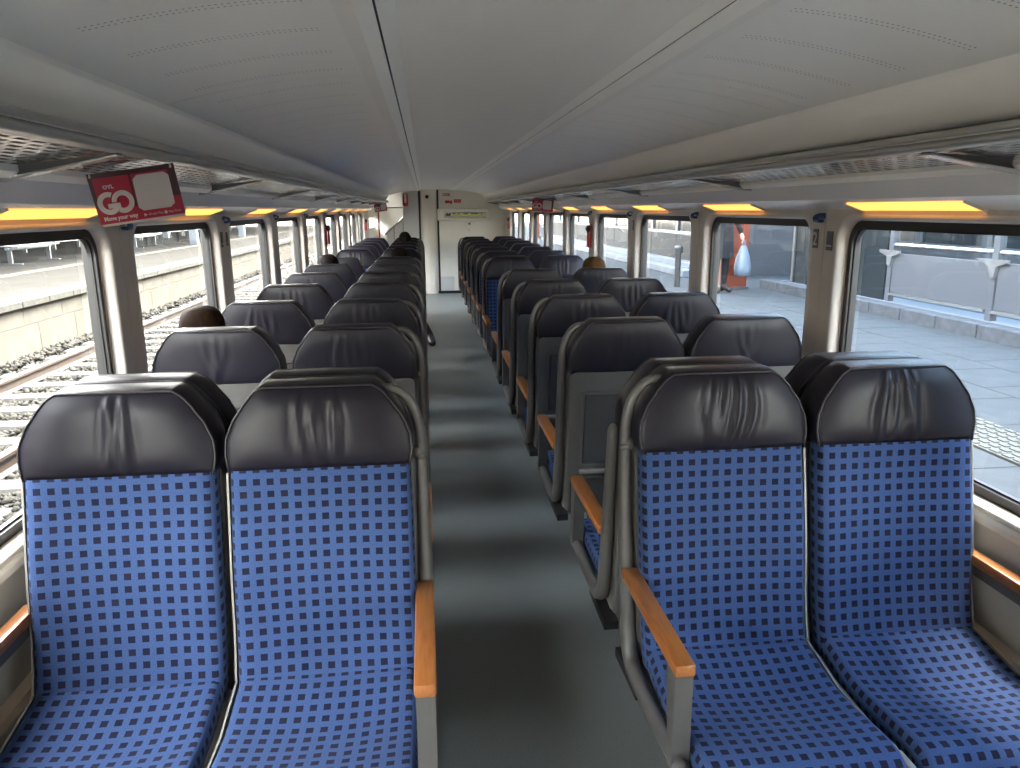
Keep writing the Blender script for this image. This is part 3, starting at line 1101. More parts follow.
def make_pedestal():
    mb = MB()
    mb.box(-0.09, 0.09, -0.36, -0.14, 0.0, 0.02, bevel=0.004)
    mb.prism([(-0.30, 0.02), (-0.18, 0.02), (-0.12, 0.346), (-0.40, 0.346)], -0.05, 0.05, axis='X')
    return mb.mesh('pedestal', 'black_plastic')


def make_frame(sd, short=False):
    """side frame on side sd (-1 or 1): hoop, tube, seat rail"""
    x = sd * 0.2475
    mb = MB()
    pts = [(sd * 0.150, 0.055, 1.166), (sd * 0.195, 0.055, 1.160), (sd * 0.230, 0.056, 1.120), (x, 0.057, 1.050), (x + sd * 0.002, 0.052, 0.95), (x + sd * 0.002, 0.030, 0.78),
           (x, 0.000, 0.60), (x, -0.022, 0.47), (x, -0.060, 0.405), (x, -0.14, 0.390), (x, -0.30, 0.392), (x, -0.47, 0.405), (x, -0.50, 0.405)]
    rd = [0.0115, 0.0125, 0.0135, 0.0150, 0.0165, 0.0185, 0.021, 0.022, 0.022, 0.022, 0.021, 0.020, 0.018]
    if short:                                   # no hoop: the tube ends in a rounded tip beside the backrest
        pts, rd = [(x - sd * 0.006, 0.050, 1.000), (x, 0.050, 0.985)] + pts[4:], [0.010, 0.0165] + rd[4:]
    mb.tube(pts, rd, 10, smooth=4)
    return mb.mesh('side_frame', 'frame_tube', smooth='all')


def make_frame_joint(sd):
    mb = MB()
    x = sd * 0.2475
    mb.tube([(x, 0.052, 0.990), (x, 0.050, 0.975)], 0.0180, 10)
    mb.sphere((x - sd * 0.006, 0.052, 0.992), 0.0185, 10, 8)
    return mb.mesh('frame_joint', 'frame_tube', smooth='all')


def make_foot(sd):
    x = sd * 0.240
    mb = MB()
    mb.prism([(0.055, 0.345), (0.055, 0.372), (-0.05, 0.382), (-0.16, 0.374), (-0.16, 0.352)], min(x - 0.022, x + 0.022), max(x - 0.022, x + 0.022), axis='X')
    return mb.mesh('base_cap', 'black_plastic')


def make_arm(sd, wallside=False):
    x = sd * (0.2475 if not wallside else 0.2450)
    wv = 0.0235 if not wallside else 0.019
    mb = MB()
    mb.box(x - wv, x + wv, -0.470, -0.015, 0.628, 0.660, bevel=0.008, seg=2)
    arm = mb.mesh('armrest', 'arm_wood', smooth=True)
    pb = MB()
    if not wallside:
        pb.prism([(-0.462, 0.392), (-0.430, 0.392), (-0.405, 0.60), (-0.405, 0.629), (-0.462, 0.629)], x - 0.020, x + 0.020, axis='X')
    else:
        pb.prism([(-0.44, 0.600), (-0.05, 0.600), (-0.04, 0.629), (-0.45, 0.629)], x - 0.012, x + 0.012, axis='X')
    return arm, pb.mesh('arm_post', 'frame_tube')


back_m, cush_m = make_backrest(), make_cushion()
head_m = [make_headrest(sd_, 1.0) for sd_ in (0, 1, 2, 5)]
head_plain = [make_headrest(sd_, 0.35, 0.8) for sd_ in (3, 4, 8)]
shell_m = make_shell()
pan_m, ped_m = make_pan(), make_pedestal()
frame_m = {(sd, sh_): make_frame(sd, sh_) for sd in (-1, 1) for sh_ in (False, True)}
joint_m = {sd: make_frame_joint(sd) for sd in (-1, 1)}
foot_m = {sd: make_foot(sd) for sd in (-1, 1)}
trim_m = {sd: make_trim(sd) for sd in (-1, 1)}
end_m = {sd: make_end_block(sd) for sd in (-1, 1)}
arm_m = {(sd, ws): make_arm(sd, ws) for sd in (-1, 1) for ws in (False, True)}


def seat(X, Y, away, aisle, side, row, head, facing_txt, short=False):
    """Y is the plane of the headrest front; away: back turned to the camera"""
    o = link('train_seat', None, None, (X, Y, 0))
    rot = math.pi if away else 0.0
    o.rotation_euler = (0, 0, rot)
    o.scale = (1, 1, 0.993)
    link('seat_cushion', cush_m, o)
    link('backrest', back_m, o)
    hd = link('headrest', head[0], o)
    link('piping', head[1], hd)
    body, frame, tray, lip, low = shell_m
    sh_ = link('back_shell', body, o)
    link('tray_frame', frame, sh_)
    link('tray_table', tray, sh_)
    link('tray_lip', lip, sh_)
    link('kick_plate', low, sh_)
    link('seat_pan', pan_m, o)
    link('pedestal', ped_m, o)
    sgn_world = (1 if X > 0 else -1) * (-1 if aisle else 1)   # world side of the armrest
    sd = sgn_world if not away else -sgn_world
    link('edge_trim', trim_m[-sd if aisle else sd], o)
    a, p_ = arm_m[(sd, not aisle)]
    ar = link('armrest', a, o)
    ar['label'] = 'orange wooden armrest'
    link('arm_post', p_, ar)
    if aisle:
        link('rail_end', end_m[-sd], o)
        fr = link('side_frame', frame_m[(sd, short)], o)
        if not short:
            link('frame_joint', joint_m[sd], fr)
        link('base_cap', foot_m[sd], fr)
    tag(o, 'blue checked %s-side %s seat %s, %s row from that wall' % (side, 'aisle' if aisle else 'window', facing_txt, ORD[row]), 'seat', 'blue checked train seats')
    return o


TA, TF = 'facing the end wall', 'facing away from the end wall'
rows_R = [(1.83, 0), (2.075, 1), (2.905, 1), (3.74, 1), (4.575, 1), (5.41, 1), (6.83, 0), (7.67, 0), (8.51, 0), (9.35, 0), (10.19, 0), (11.03, 0), (11.87, 0)]
rows_L = [(1.83, 0), (2.075, 1), (2.905, 1), (3.74, 1), (4.575, 1), (5.41, 1), (6.245, 1), (7.08, 1), (8.48, 0), (9.32, 0), (10.16, 0), (11.0, 0), (11.84, 0)]
XS = {-1: (0.518, 0.997), 1: (0.527, 1.013)}
SEATS = {}
for sg, side, rows in ((-1, 'track', rows_L), (1, 'platform', rows_R)):
    n = len(rows)
    for i, (Y, away) in enumerate(rows):
        for aisle in (True, False):
            if i == 0:
                hd = head_m[{(-1, False): 0, (-1, True): 1, (1, True): 2, (1, False): 3}[(sg, aisle)]]
            else:
                hd = head_plain[(i + (1 if aisle else 0)) % 3]
            SEATS[(sg, i, aisle)] = seat(sg * (XS[sg][0] if aisle else XS[sg][1] + (0.018 if sg < 0 and i > 1 else 0)), Y, away, aisle, side, n - i, hd, TA if away else TF, i == 1)

# ------------------------------------------------------------------ small fittings on pillars
def pillar_y(k):
    return PIL0 + PITCH * k


hk = MB()
hk.box(-0.006, 0.0, -0.022, 0.022, 0.0, 0.022, bevel=0.003)
hook_base = hk.mesh('hook_base', 'hook_blue')
hk = MB()
for yy in (-0.016, 0.0, 0.016):
    hk.tube([(-0.004, yy, 0.018), (-0.022, yy, 0.012), (-0.030, yy, 0.004), (-0.026, yy, -0.008), (-0.012, yy, -0.012)], 0.0042, 6, smooth=2)
hk.box(-0.030, -0.006, -0.022, 0.022, -0.014, -0.002, bevel=0.003)
hook_m = hk.mesh('hook_prongs', 'hook_blue', smooth=True)
for s, side in ((1, 'platform'), (-1, 'track')):
    for k in range(0, KMAX):
        o = link('coat_hook', None, None, (s * (WX - 0.0005), pillar_y(k) + 0.02, 1.552))
        if s < 0:
            o.rotation_euler = (0, 0, math.pi)
        tag(o, 'blue plastic coat hook on the %s %s-side pillar from the end wall' % (ORD[KMAX - k + 1], side), 'hook', 'blue coat hooks on the window pillars')
        link('hook_base', hook_base, o)
        link('hook_prongs', hook_m, o)


def plaque(s, y, z, h, wdt, kind, label):
    o = link('pillar_plaque', None, None, (s * (WX - 0.001), y, z))
    o.rotation_euler = (0, 0, -math.pi / 2 if s > 0 else math.pi / 2)
    tag(o, label, 'plaque')
    MB().box(-wdt / 2, wdt / 2, -0.003, 0.001, -h / 2, h / 2, bevel=0.001).build('plate', 'plaque_dark', o)
    rotm = Matrix.Rotation(math.pi / 2, 3, 'X')
    if kind in '12':
        me = text_mesh(kind, h * 0.98, 'numeral', 0.0003, 'CENTER', 'white_print', fn=lambda c: Vector((c.x * 0.95, -0.0036 - c.z, c.y - h * 0.34)), bold=0.0006)
        link('numeral', me, o)
    else:
        MB().box(-wdt / 2 + 0.003, wdt / 2 - 0.003, -0.0042, -0.0028, -h * 0.30, -h * 0.22).build('white_line', 'white_print', o)
        q = MB()
        q.box(-wdt * 0.22, wdt * 0.22, -0.0040, -0.0028, -h * 0.1, h * 0.28)
        q.build('pictogram', 'shell_dark', o)
    return o


plaque(1, pillar_y(0) + 0.062, 1.475, 0.074, 0.038, '2', 'dark plaque with a white numeral two on the platform-side pillar')
plaque(1, pillar_y(0) - 0.045, 1.470, 0.072, 0.045, 'p', 'dark plaque with a pictogram and white line on the platform-side pillar')
plaque(1, pillar_y(2) - 0.02, 1.475, 0.072, 0.040, '1', 'dark plaque with a white numeral one on the platform-side pillar')
plaque(-1, pillar_y(1) - 0.050, 1.455, 0.080, 0.034, 'p', 'narrow dark plaque on the track-side pillar, the one farther from the end wall')
plaque(-1, pillar_y(1) + 0.055, 1.455, 0.072, 0.034, 'p', 'narrow dark plaque on the track-side pillar, the one closer to the end wall')

for s, k, lab in ((1, 3, 'red emergency hammer with black head on a platform-side pillar in mid-saloon'), (-1, 4, 'red emergency hammer with black head on a track-side pillar in mid-saloon'),
                  (-1, 8, 'small red emergency hammer on the track-side pillar next to the end'), (1, 8, 'small red emergency hammer on the platform-side pillar next to the end')):
    yy = pillar_y(k) + (0.06 if s < 0 else 0.03)
    if k == 8:
        yy = pillar_y(8) - 0.05
    o = link('emergency_hammer', None, None, (s * (WX - 0.0), yy, 1.26))
    tag(o, lab, 'hammer')
    MB().box(*sorted((-s * 0.012, s * 0.001)), -0.028, 0.028, -0.02, 0.20, bevel=0.003).build('holder', 'red_plastic', o)
    MB().tube([(-s * 0.03, 0, -0.015), (-s * 0.03, 0, 0.13)], [0.013, 0.010], 10).build('handle', 'red_plastic', o, smooth=True)
    q = MB()
    q.tube([(-s * 0.03, -0.045, 0.150), (-s * 0.03, -0.02, 0.150), (-s * 0.03, 0.02, 0.150), (-s * 0.03, 0.045, 0.150)], [0.006, 0.022, 0.022, 0.006], 10)
    q.box(*sorted((-s * 0.03 - 0.012, -s * 0.03 + 0.012)), -0.012, 0.012, 0.12, 0.185)
    q.box(*sorted((-s * 0.03, -s * 0.005)), -0.02, 0.02, 0.14, 0.18)
    q.build('head', 'black_plastic', o, smooth=True)


# ------------------------------------------------------------------ hanging banners
def arc_band(cx, cz, r0, r1, a0, a1, n=20):
    P = []
    for i in range(n + 1):
        a = math.radians(a0 + (a1 - a0) * i / n)
        P.append([(cx + r1 * math.cos(a), 0, cz + r1 * math.sin(a)), (cx + r0 * math.cos(a), 0, cz + r0 * math.sin(a))])
    return P


def banner(loc, rz, roll, label, W_=0.226, H_=0.134, curl=1.0):
    o = link('hanging_banner', None, None, loc)
    o.rotation_euler = (0, roll, rz)
    tag(o, label, 'banner', 'red banners hanging from the racks')

    def bend(c):
        u = c.x / (W_ / 2)
        t = 0.5 - c.z / H_
        return Vector((c.x, c.y - curl * (0.014 * math.cos(u * 2.2 - 0.5) * t + 0.006 * u * u), c.z))

    def face(name, pts, m_, d, holes=None, n=1):
        b_ = MB()
        b_.prism([(x, z) for x, z in pts], -d - 0.0003, -d)
        return b_.build(name, m_, o, fn=bend)

    def gridsheet(name, x0, x1, z0, z1, d0, d1, m_, nx=16, nz=4):
        b_ = MB()
        for d in (d0, d1):
            b_.grid([[(x0 + (x1 - x0) * i / nx, -d, z0 + (z1 - z0) * j / nz) for i in range(nx + 1)] for j in range(nz + 1)])
        e_ = [(x0, z0), (x1, z0), (x1, z1), (x0, z1)]
        for (xa, za), (xb, zb) in zip(e_, e_[1:] + e_[:1]):
            b_.grid([[(xa + (xb - xa) * i / nx, -d, za + (zb - za) * i / nx) for i in range(nx + 1)] for d in (d0, d1)])
        return b_.build(name, m_, o, fn=bend)
    hw, hh = W_ / 2, H_ / 2
    gridsheet('back_sheet', -hw + 0.004, hw - 0.002, -hh - 0.006, hh - 0.01, -0.0030, -0.0015, 'white_print')
    gridsheet('sheet', -hw, hw, -hh, hh, -0.0006, 0.0006, 'red_print')
    # dark top band that widens on the right side
    gridsheet('dark_band', -hw, hw, hh * 0.80, hh, 0.0007, 0.0010, 'dark_print', 16, 1)
    gridsheet('dark_edge', -hw, -hw + 0.010, -hh * 0.35, hh * 0.80, 0.0007, 0.0010, 'dark_print', 3, 6)
    gridsheet('dark_corner', hw - 0.022, hw, -hh * 0.25, hh * 0.80, 0.0007, 0.0010, 'dark_print', 4, 6)
    gridsheet('dark_divider', -0.010, -0.004, -hh * 0.45, hh * 0.80, 0.0007, 0.0010, 'dark_print', 2, 6)
    # plain rounded white field
    wf = MB()
    cz_ = 0.004
    loop = rrect(-0.0010, 0.0930, cz_ - 0.049, cz_ + 0.045, 0.012, 5)
    NX = 10
    rows_ = []
    for j in range(NX + 1):
        z = cz_ - 0.049 + 0.094 * j / NX
        ins = 0.0
        for e in (z - (cz_ - 0.049), (cz_ + 0.045) - z):
            if e < 0.012:
                ins = max(ins, 0.012 - math.sqrt(max(0, 0.012 ** 2 - (0.012 - e) ** 2)))
        rows_.append([(-0.001 + ins + (0.094 - 2 * ins) * i / NX, -0.0014, z) for i in range(NX + 1)])
    wf.grid(rows_)
    wf.build('white_field', 'white_print', o, fn=bend)
    # big GO
    g = MB()
    cx, cz, r1, r0 = -0.076, -0.014, 0.030, 0.0165
    g.grid(arc_band(cx, cz, r0, r1, 62, 330, 22))
    g.grid([[(cx - 0.004 + 0.034 * i / 4, 0, cz - 0.001 - 0.013 * j) for i in range(5)] for j in range(2)])
    g.grid([[(cx + 0.0165 + 0.0135 * i, 0, cz - 0.001 - 0.018 * j) for i in range(2)] for j in range(2)])
    g.grid(arc_band(-0.0385, cz, 0.0165, 0.030, -125, 176, 26))
    g.build('big_lettering', 'white_print', o, fn=lambda c: bend(Vector((c.x, c.y - 0.0014, c.z))))
    link('lettering', text_mesh('OYL', 0.0135, 'lettering', 0.0001, 'LEFT', 'white_print', bold=0.0005,
                                fn=lambda c: bend(Vector((c.x * 1.1 - 0.082, -0.0014 - c.z, c.y + 0.024)))), o)
    link('lettering', text_mesh('Move your way', 0.0150, 'lettering', 0.0001, 'LEFT', 'white_print', bold=0.0006,
                                fn=lambda c: bend(Vector((c.x * 0.98 - 0.100, -0.0014 - c.z, c.y - 0.0585)))), o)
    link('lettering', text_mesh('Google Play', 0.0078, 'lettering', 0.0001, 'LEFT', 'white_print',
                                fn=lambda c: bend(Vector((c.x + 0.020, -0.0014 - c.z, c.y - 0.0585)))), o)
    link('lettering', text_mesh('App Store', 0.0078, 'lettering', 0.0001, 'LEFT', 'white_print',
                                fn=lambda c: bend(Vector((c.x + 0.072, -0.0014 - c.z, c.y - 0.0585)))), o)
    ic = MB()
    ic.faces_from([(0.009, -0.0014, -0.061), (0.018, -0.0014, -0.0565), (0.009, -0.0014, -0.052)], [(0, 1, 2)])
    ic.build('play_icon', 'white_print', o, fn=bend)
    ic = MB()
    cc = [(0.0655 + 0.0042 * math.cos(a * math.pi / 6), -0.0014, -0.0568 + 0.0042 * math.sin(a * math.pi / 6)) for a in range(12)]
    ic.faces_from(cc, [tuple(range(12))])
    ic.faces_from([(0.0655, -0.00142, -0.0535), (0.0670, -0.00142, -0.0535), (0.0685, -0.00142, -0.0495)], [(0, 1, 2)])
    ic.build('store_icon', 'white_print', o, fn=bend)
    for xs_ in (-hw + 0.008, hw - 0.010):
        c_ = MB()
        c_.tube([(xs_, -0.002, hh - 0.007), (xs_, 0.0, hh + 0.002), (xs_, 0.003, hh + 0.014)], 0.0022, 6)
        c_.sphere((xs_, -0.003, hh - 0.008), 0.0035, 8, 6)
        c_.build('clip', 'white_print', o, fn=lambda c: bend(c) if c.z < hh else c + (bend(Vector((c.x, 0, hh))) - Vector((c.x, 0, hh))))
    return o


banner((-1.013, 2.20, 1.647), 0.06, -0.135, 'red banner with white GO lettering hanging from the track-side rack near the saloon rear')
banner((1.015, 8.10, 1.637), -0.04, 0.10, 'red banner with white GO lettering hanging from the platform-side rack')
banner((-1.018, 14.1, 1.641), 0.05, -0.135, 'red banner with white GO lettering hanging from the track-side rack by the stairs')

# ------------------------------------------------------------------ outside, track side
GZ = -0.52
struct(MB().box(-40, 40, -25, 70, -1.2, GZ).build('ground', 'ballast_ground'))
trk = link('railway_track', None, None, (-4.52, 0, 0))
tag(trk, 'railway track with rusty rails on pale concrete sleepers below the windows', 'track')
for xr in (-0.755, 0.755):
    pr = [(-0.065, -0.50), (0.065, -0.50), (0.065, -0.488), (0.012, -0.470), (0.010, -0.385), (0.036, -0.370), (0.036, -0.340), (0.026, -0.333),
          (-0.026, -0.333), (-0.036, -0.340), (-0.036, -0.370), (-0.010, -0.385), (-0.012, -0.470), (-0.065, -0.488)]
    MB().prism([(xr + a, z) for a, z in pr], -6, 60).build('rail', 'rail_rust', trk)
    MB().box(xr - 0.026, xr + 0.026, -6, 60, -0.3335, -0.3315).build('running_surface', 'rail_top', trk)
q = MB()
q.prism([(-0.15, -0.60), (0.15, -0.60), (0.11, -0.475), (-0.11, -0.475)], -1.3, 1.3, axis='X')
slm = q.mesh('sleeper', 'sleeper_concrete')
for i in range(-8, 64):
    link('sleeper', slm, trk, (0, 1.0 + 0.62 * i, 0))
# ballast: far too many stones to count
rng = np.random.default_rng(5)


def stones(name, N, x0, x1, ymin, ymax, size, label):
    yy = ymin + (ymax - ymin) * rng.random(N) ** 1.5
    xx = x0 + (x1 - x0) * rng.random(N)
    zz = GZ + np.where(np.abs(xx + 4.52) < 1.32, -0.002, 0.03) + np.where(np.abs(xx + 4.52) < 1.32, 0.034, 0.055) * rng.random(N)
    r = size * (0.6 + 0.8 * rng.random(N)) * (1 + np.maximum(yy, 0) / 45)
    xt = np.abs(xx + 4.52)
    in_rail = np.abs(xt - 0.755) < 0.062 + 0.7 * r
    ys = np.abs((yy - 1.0 + 0.31) % 0.62 - 0.31)
    on_sleeper = (xt < 1.30 + 0.6 * r) & (ys < 0.125 + 0.6 * r)
    keep = ~(in_rail | on_sleeper)
    xx, yy, zz, r = xx[keep], yy[keep], zz[keep], r[keep]
    N = len(xx)
    base = np.array([(1, 0, 0), (-1, 0, 0), (0, 1, 0), (0, -1, 0), (0, 0, 1), (0, 0, -1)], float)
    fc = np.array([(0, 2, 4), (2, 1, 4), (1, 3, 4), (3, 0, 4), (2, 0, 5), (1, 2, 5), (3, 1, 5), (0, 3, 5)])
    V = base[None] * (0.6 + 0.7 * rng.random((N, 6, 1))) + rng.normal(0, 0.18, (N, 6, 3))
    a = rng.random(N) * 6.28
    b = rng.random(N) * 3
    ca, sa, cb_, sb_ = np.cos(a), np.sin(a), np.cos(b), np.sin(b)
    V = np.stack([V[..., 0], V[..., 1] * cb_[:, None] - V[..., 2] * sb_[:, None], V[..., 1] * sb_[:, None] + V[..., 2] * cb_[:, None]], -1)
    V = np.stack([V[..., 0] * ca[:, None] - V[..., 1] * sa[:, None], V[..., 0] * sa[:, None] + V[..., 1] * ca[:, None], V[..., 2] * 0.8], -1)
    V = V * r[:, None, None] + np.stack([xx, yy, zz], -1)[:, None, :]
    F = (fc[None] + 6 * np.arange(N)[:, None, None]).reshape(-1, 3)
    me = bpy.data.meshes.new(name)
    me.vertices.add(N * 6)
    me.vertices.foreach_set('co', V.reshape(-1))
    me.loops.add(F.size)
    me.loops.foreach_set('vertex_index', F.reshape(-1).astype(np.int32))
    me.polygons.add(len(F))
    me.polygons.foreach_set('loop_start', np.arange(0, F.size, 3, dtype=np.int32))
    me.update(calc_edges=True)
    me.validate()
    me.materials.append(MATS['ballast_stone'])
    o = link(name, me)
    tag(o, label, 'gravel', kind='stuff')
    return o


stones('track_ballast', 70000, -6.12, -1.9, -3.0, 34, 0.030, 'loose grey ballast gravel heaped around the rails and sleepers')

PZ = 0.345
pl = MB()
pl.box(-40, -6.40, -20, 70, GZ - 0.3, PZ - 0.01)
plat_l = struct(pl.build('platform_track_side', 'asphalt_light'))
# coping stones along the edge
cm = MB().box(-6.60, -6.10, -0.40, 0.40, PZ - 0.10, PZ + 0.004, bevel=0.008).mesh('coping_stone', 'concrete_grey')
for i in range(-5, 60):
    link('coping_stone', cm, plat_l, (0, -1.0 + 0.815 * i, 0))
# wall panels in two tiers
up_m = MB().box(-6.41, -6.17, -0.60, 0.60, -0.02, PZ - 0.10).mesh('wall_panel', 'concrete_white')
lo_m = MB().box(-6.41, -6.145, -0.60, 0.60, GZ - 0.2, -0.03).mesh('wall_panel', 'concrete_white')
for i in range(-4, 45):
    link('wall_panel', up_m, plat_l, (0, 0.2 + 1.215 * i, 0))
    link('wall_panel', lo_m, plat_l, (0, 0.55 + 1.215 * i, 0))
ls = MB().box(-9.05, -8.75, -20, 70, PZ - 0.01, PZ - 0.006)
ls.build('paint_line', 'concrete_white', plat_l)
# canopy over the far platform (its shade lies on the platform)
cn = link('platform_canopy', None, None, (-11.0, 20, 0))
tag(cn, 'flat station canopy on steel posts over the platform beyond the track', 'canopy')
MB().box(-12.9, 3.4, -35, 45, 4.10, 4.35).build('roof_slab', 'canopy_paint', cn)
for j in range(9):
    yy = -30.0 + 8.0 * j + 1.2
    MB().box(1.60, 1.88, yy - 0.12, yy + 0.12, PZ, 4.12).build('post', 'bench_steel', cn)
    MB().box(-2.0, -1.75, yy - 0.12, yy + 0.12, PZ, 4.12).build('post', 'bench_steel', cn)


def bench(x, y, label, n=4):
    o = link('platform_bench', None, None, (x, y, PZ - 0.01))
    tag(o, label, 'bench', 'steel benches on the far platform')
    L = 0.56 * n
    for e in (0.12, L - 0.12):
        MB().box(-0.05, 0.05, e - 0.035, e + 0.035, 0, 0.40).build('leg', 'dark_post', o)
        MB().box(-0.28, 0.28, e - 0.04, e + 0.04, 0, 0.03).build('foot', 'dark_post', o)
    MB().box(-0.04, 0.04, 0, L, 0.36, 0.42).build('beam', 'bench_steel', o)
    for i in range(n):
        c = 0.56 * i + 0.28
        m_ = MB()
        for k_ in range(5):
            xx = 0.24 - k_ * 0.105
            m_.box(xx - 0.040, xx + 0.040, c - 0.25, c + 0.25, 0.43 + 0.004 * k_, 0.45 + 0.004 * k_)
        m_.build('seat_slats', 'steel_rail', o)
        m_ = MB()
        for k_ in range(4):
            zz = 0.52 + k_ * 0.10
            m_.box(-0.27 - 0.03 * k_, -0.245 - 0.03 * k_, c - 0.25, c + 0.25, zz, zz + 0.075)
        m_.build('back_slats', 'steel_rail', o)
        for sd in (-0.26, 0.26):
            m_ = MB()
            m_.tube([(0.25, c + sd, 0.44), (0.22, c + sd, 0.62), (-0.25, c + sd, 0.64), (-0.36, c + sd, 0.90)], 0.015, 6)
            m_.build('arm_loop', 'bench_steel', o)
    return o


for i, (x, y, lb) in enumerate(((-10.6, 16.6, 'slatted steel bench on the far platform, first along from the saloon rear'), (-10.6, 20.2, 'slatted steel bench on the far platform, second along from the saloon rear'),
                                (-10.6, 25.2, 'slatted steel bench on the far platform, third along from the saloon rear'), (-10.6, 28.6, 'slatted steel bench on the far platform, fourth along from the saloon rear'))):
    bench(x, y, lb)
# low parapet and posts behind the benches
for i in range(7):
    y = 12 + 6.2 * i
    o = link('railing_section', None, None, (-13.2, y, PZ - 0.01))
    tag(o, 'dark steel railing section behind the far platform benches, %s along' % ORD[i + 1], 'railing', 'railing sections behind the benches')
    for e in (0, 2, 4, 5.9):
        MB().box(-0.04, 0.04, e - 0.04, e + 0.04, 0, 1.2).build('post', 'dark_post', o)
    for z in (0.25, 0.65, 1.1):
        MB().box(-0.02, 0.02, 0, 6.0, z, z + 0.05).build('bar', 'bench_steel', o)
struct(MB().box(-24.2, -24.0, -20, 70, PZ - 0.01, 4.0).build('far_building', 'facade_frame'))

# ------------------------------------------------------------------ outside, platform side
pr_ = MB()
pr_.box(1.78, 40, -20, 70, GZ - 0.3, PZ - 0.035)
plat_r = struct(pr_.build('platform_boarding_side', 'paver_joint'))


def slab_mesh(wx, wy):
    return MB().box(-wx / 2 + 0.004, wx / 2 - 0.004, -wy / 2 + 0.004, wy / 2 - 0.004, -0.045, 0.0, bevel=0.003).mesh('paving_slab', 'paver')


sA, sB, sC = slab_mesh(0.40, 0.90), slab_mesh(0.45, 0.60), slab_mesh(0.58, 0.58)
sE = slab_mesh(0.20, 0.40)
x = 1.78
for i in range(24):
    link('paving_slab', sA, plat_r, (x + 0.20, 0.5 + 0.9 * i, PZ))
for i in range(34):
    link('paving_slab', sB, plat_r, (x + 0.40 + 0.225, 0.5 + 0.6 * i, PZ))
# tactile strip: ribbed plates
q = MB()
q.box(-0.20, 0.20, -0.196, 0.196, -0.045, -0.002)
for a in range(7):
    for b_ in range(5):
        q.box(-0.188 + 0.057 * a, -0.155 + 0.057 * a, -0.188 + 0.078 * b_, -0.136 + 0.078 * b_, -0.003, 0.005)
tm = q.mesh('tactile_plate', 'tactile')
for i in range(46):
    link('tactile_plate', tm, plat_r, (2.86, 0.4 + 0.4 * i, PZ))
sT = slab_mesh(0.03, 60)
for c in range(3):
    for i in range(20):
        link('paving_slab', sC, plat_r, (3.06 + 0.29 + 0.58 * c, 3.0 + 0.58 * i + (0.29 if c % 2 else 0), PZ))
fz = MB().box(4.80, 40, -20, 70, PZ - 0.04, PZ - 0.002)
fz.build('paved_field', 'paver', plat_r)
MB().box(3.06, 4.80, 14.318, 70, PZ - 0.04, PZ - 0.006).build('paved_field', 'paver', plat_r)
MB().box(1.78, 3.06, 22, 70, PZ - 0.04, PZ - 0.002).build('paved_field', 'paver', plat_r)
MB().box(3.06, 4.80, -20, 2.7, PZ - 0.04, PZ - 0.002).build('paved_field', 'paver', plat_r)

# stair enclosure: kerb of stones, ledge, steel panels, rails
enc = link('stair_enclosure', None, None, (5.02, 0, PZ))
tag(enc, 'stone kerbed stairway enclosure with grey steel panels and rails on the platform', 'enclosure')
KX = 0.0
km = MB().box(0.0, 0.20, -0.298, 0.298, -0.01, 0.135, bevel=0.008).mesh('kerb_stone', 'kerb_stone')
y = 3.3
while y < 11.2:
    link('kerb_stone', km, enc, (0, y, 0))
    y += 0.605
km2 = MB().box(-0.298, 0.298, 0.0, 0.20, -0.01, 0.135, bevel=0.008).mesh('kerb_stone', 'kerb_stone')
for i in range(5):
    link('kerb_stone', km2, enc, (0.505 + 0.605 * i, 11.06, 0))
MB().box(0.02, 0.60, 3.0, 11.06, -0.01, 0.125).build('ledge', 'ledge_stone', enc)
for (ya, yb) in ((3.2, 5.15), (5.22, 6.82), (6.92, 8.52)):
    MB().box(0.30, 0.335, ya, yb, 0.235, 0.70, bevel=0.004).build('steel_panel', 'steel_panel', enc)
    MB().box(0.27, 0.35, ya, yb, 0.205, 0.235).build('bottom_bar', 'steel_rail', enc)
for ypost in (5.185, 6.87, 8.56):
    MB().box(0.29, 0.36, ypost - 0.04, ypost + 0.04, 0.0, 0.98).build('post', 'steel_panel', enc)
    m_ = MB()
    m_.prism([(ypost - 0.20, 0.735), (ypost + 0.20, 0.735), (ypost + 0.20, 0.705), (ypost + 0.05, 0.66), (ypost + 0.03, 0.55), (ypost - 0.03, 0.55), (ypost - 0.05, 0.66), (ypost - 0.20, 0.705)], 0.27, 0.289, axis='X')
    m_.build('clamp_bracket', 'steel_rail', enc)
for z in (0.80, 0.985):
    MB().tube([(0.32, 3.0, z), (0.32, 8.6, z)], 0.022, 8).build('handrail', 'steel_rail', enc, smooth=True)
MB().box(0.32, 0.325, 3.2, 8.55, 0.72, 1.0).build('glass_infill', 'window_glass', enc)
for (ya, yb) in ((8.65, 9.75), (9.82, 10.95)):
    MB().box(0.30, 0.32, ya, yb, 0.10, 1.25).build('glass_panel', 'facade_glass', enc)
MB().box(0.28, 0.34, 9.755, 9.815, 0.0, 1.4).build('post', 'dark_post', enc)
MB().box(0.28, 0.34, 10.95, 11.01, 0.0, 1.4).build('post', 'dark_post', enc)
# flat bright board leaning behind the panels
# orange column
oc = link('platform_column', None, None, (4.55, 11.42, PZ))
tag(oc, 'orange painted steel column holding the canopy beside the stairway', 'column')
MB().box(-0.18, 0.18, -0.13, 0.13, 0.0, 3.86, bevel=0.015, seg=2).build('shaft', 'orange_paint', oc)
MB().box(-0.21, 0.21, -0.16, 0.16, -0.005, 0.04, bevel=0.008).build('base_plate', 'dark_post', oc)
oc2 = link('platform_column', None, None, (4.55, 33.0, PZ))
tag(oc2, 'orange painted steel column far down the platform', 'column')
MB().box(-0.18, 0.18, -0.13, 0.13, 0.0, 3.86, bevel=0.015, seg=2).build('shaft', 'orange_paint', oc2)
MB().box(-0.21, 0.21, -0.16, 0.16, -0.005, 0.04, bevel=0.008).build('base_plate', 'dark_post', oc2)
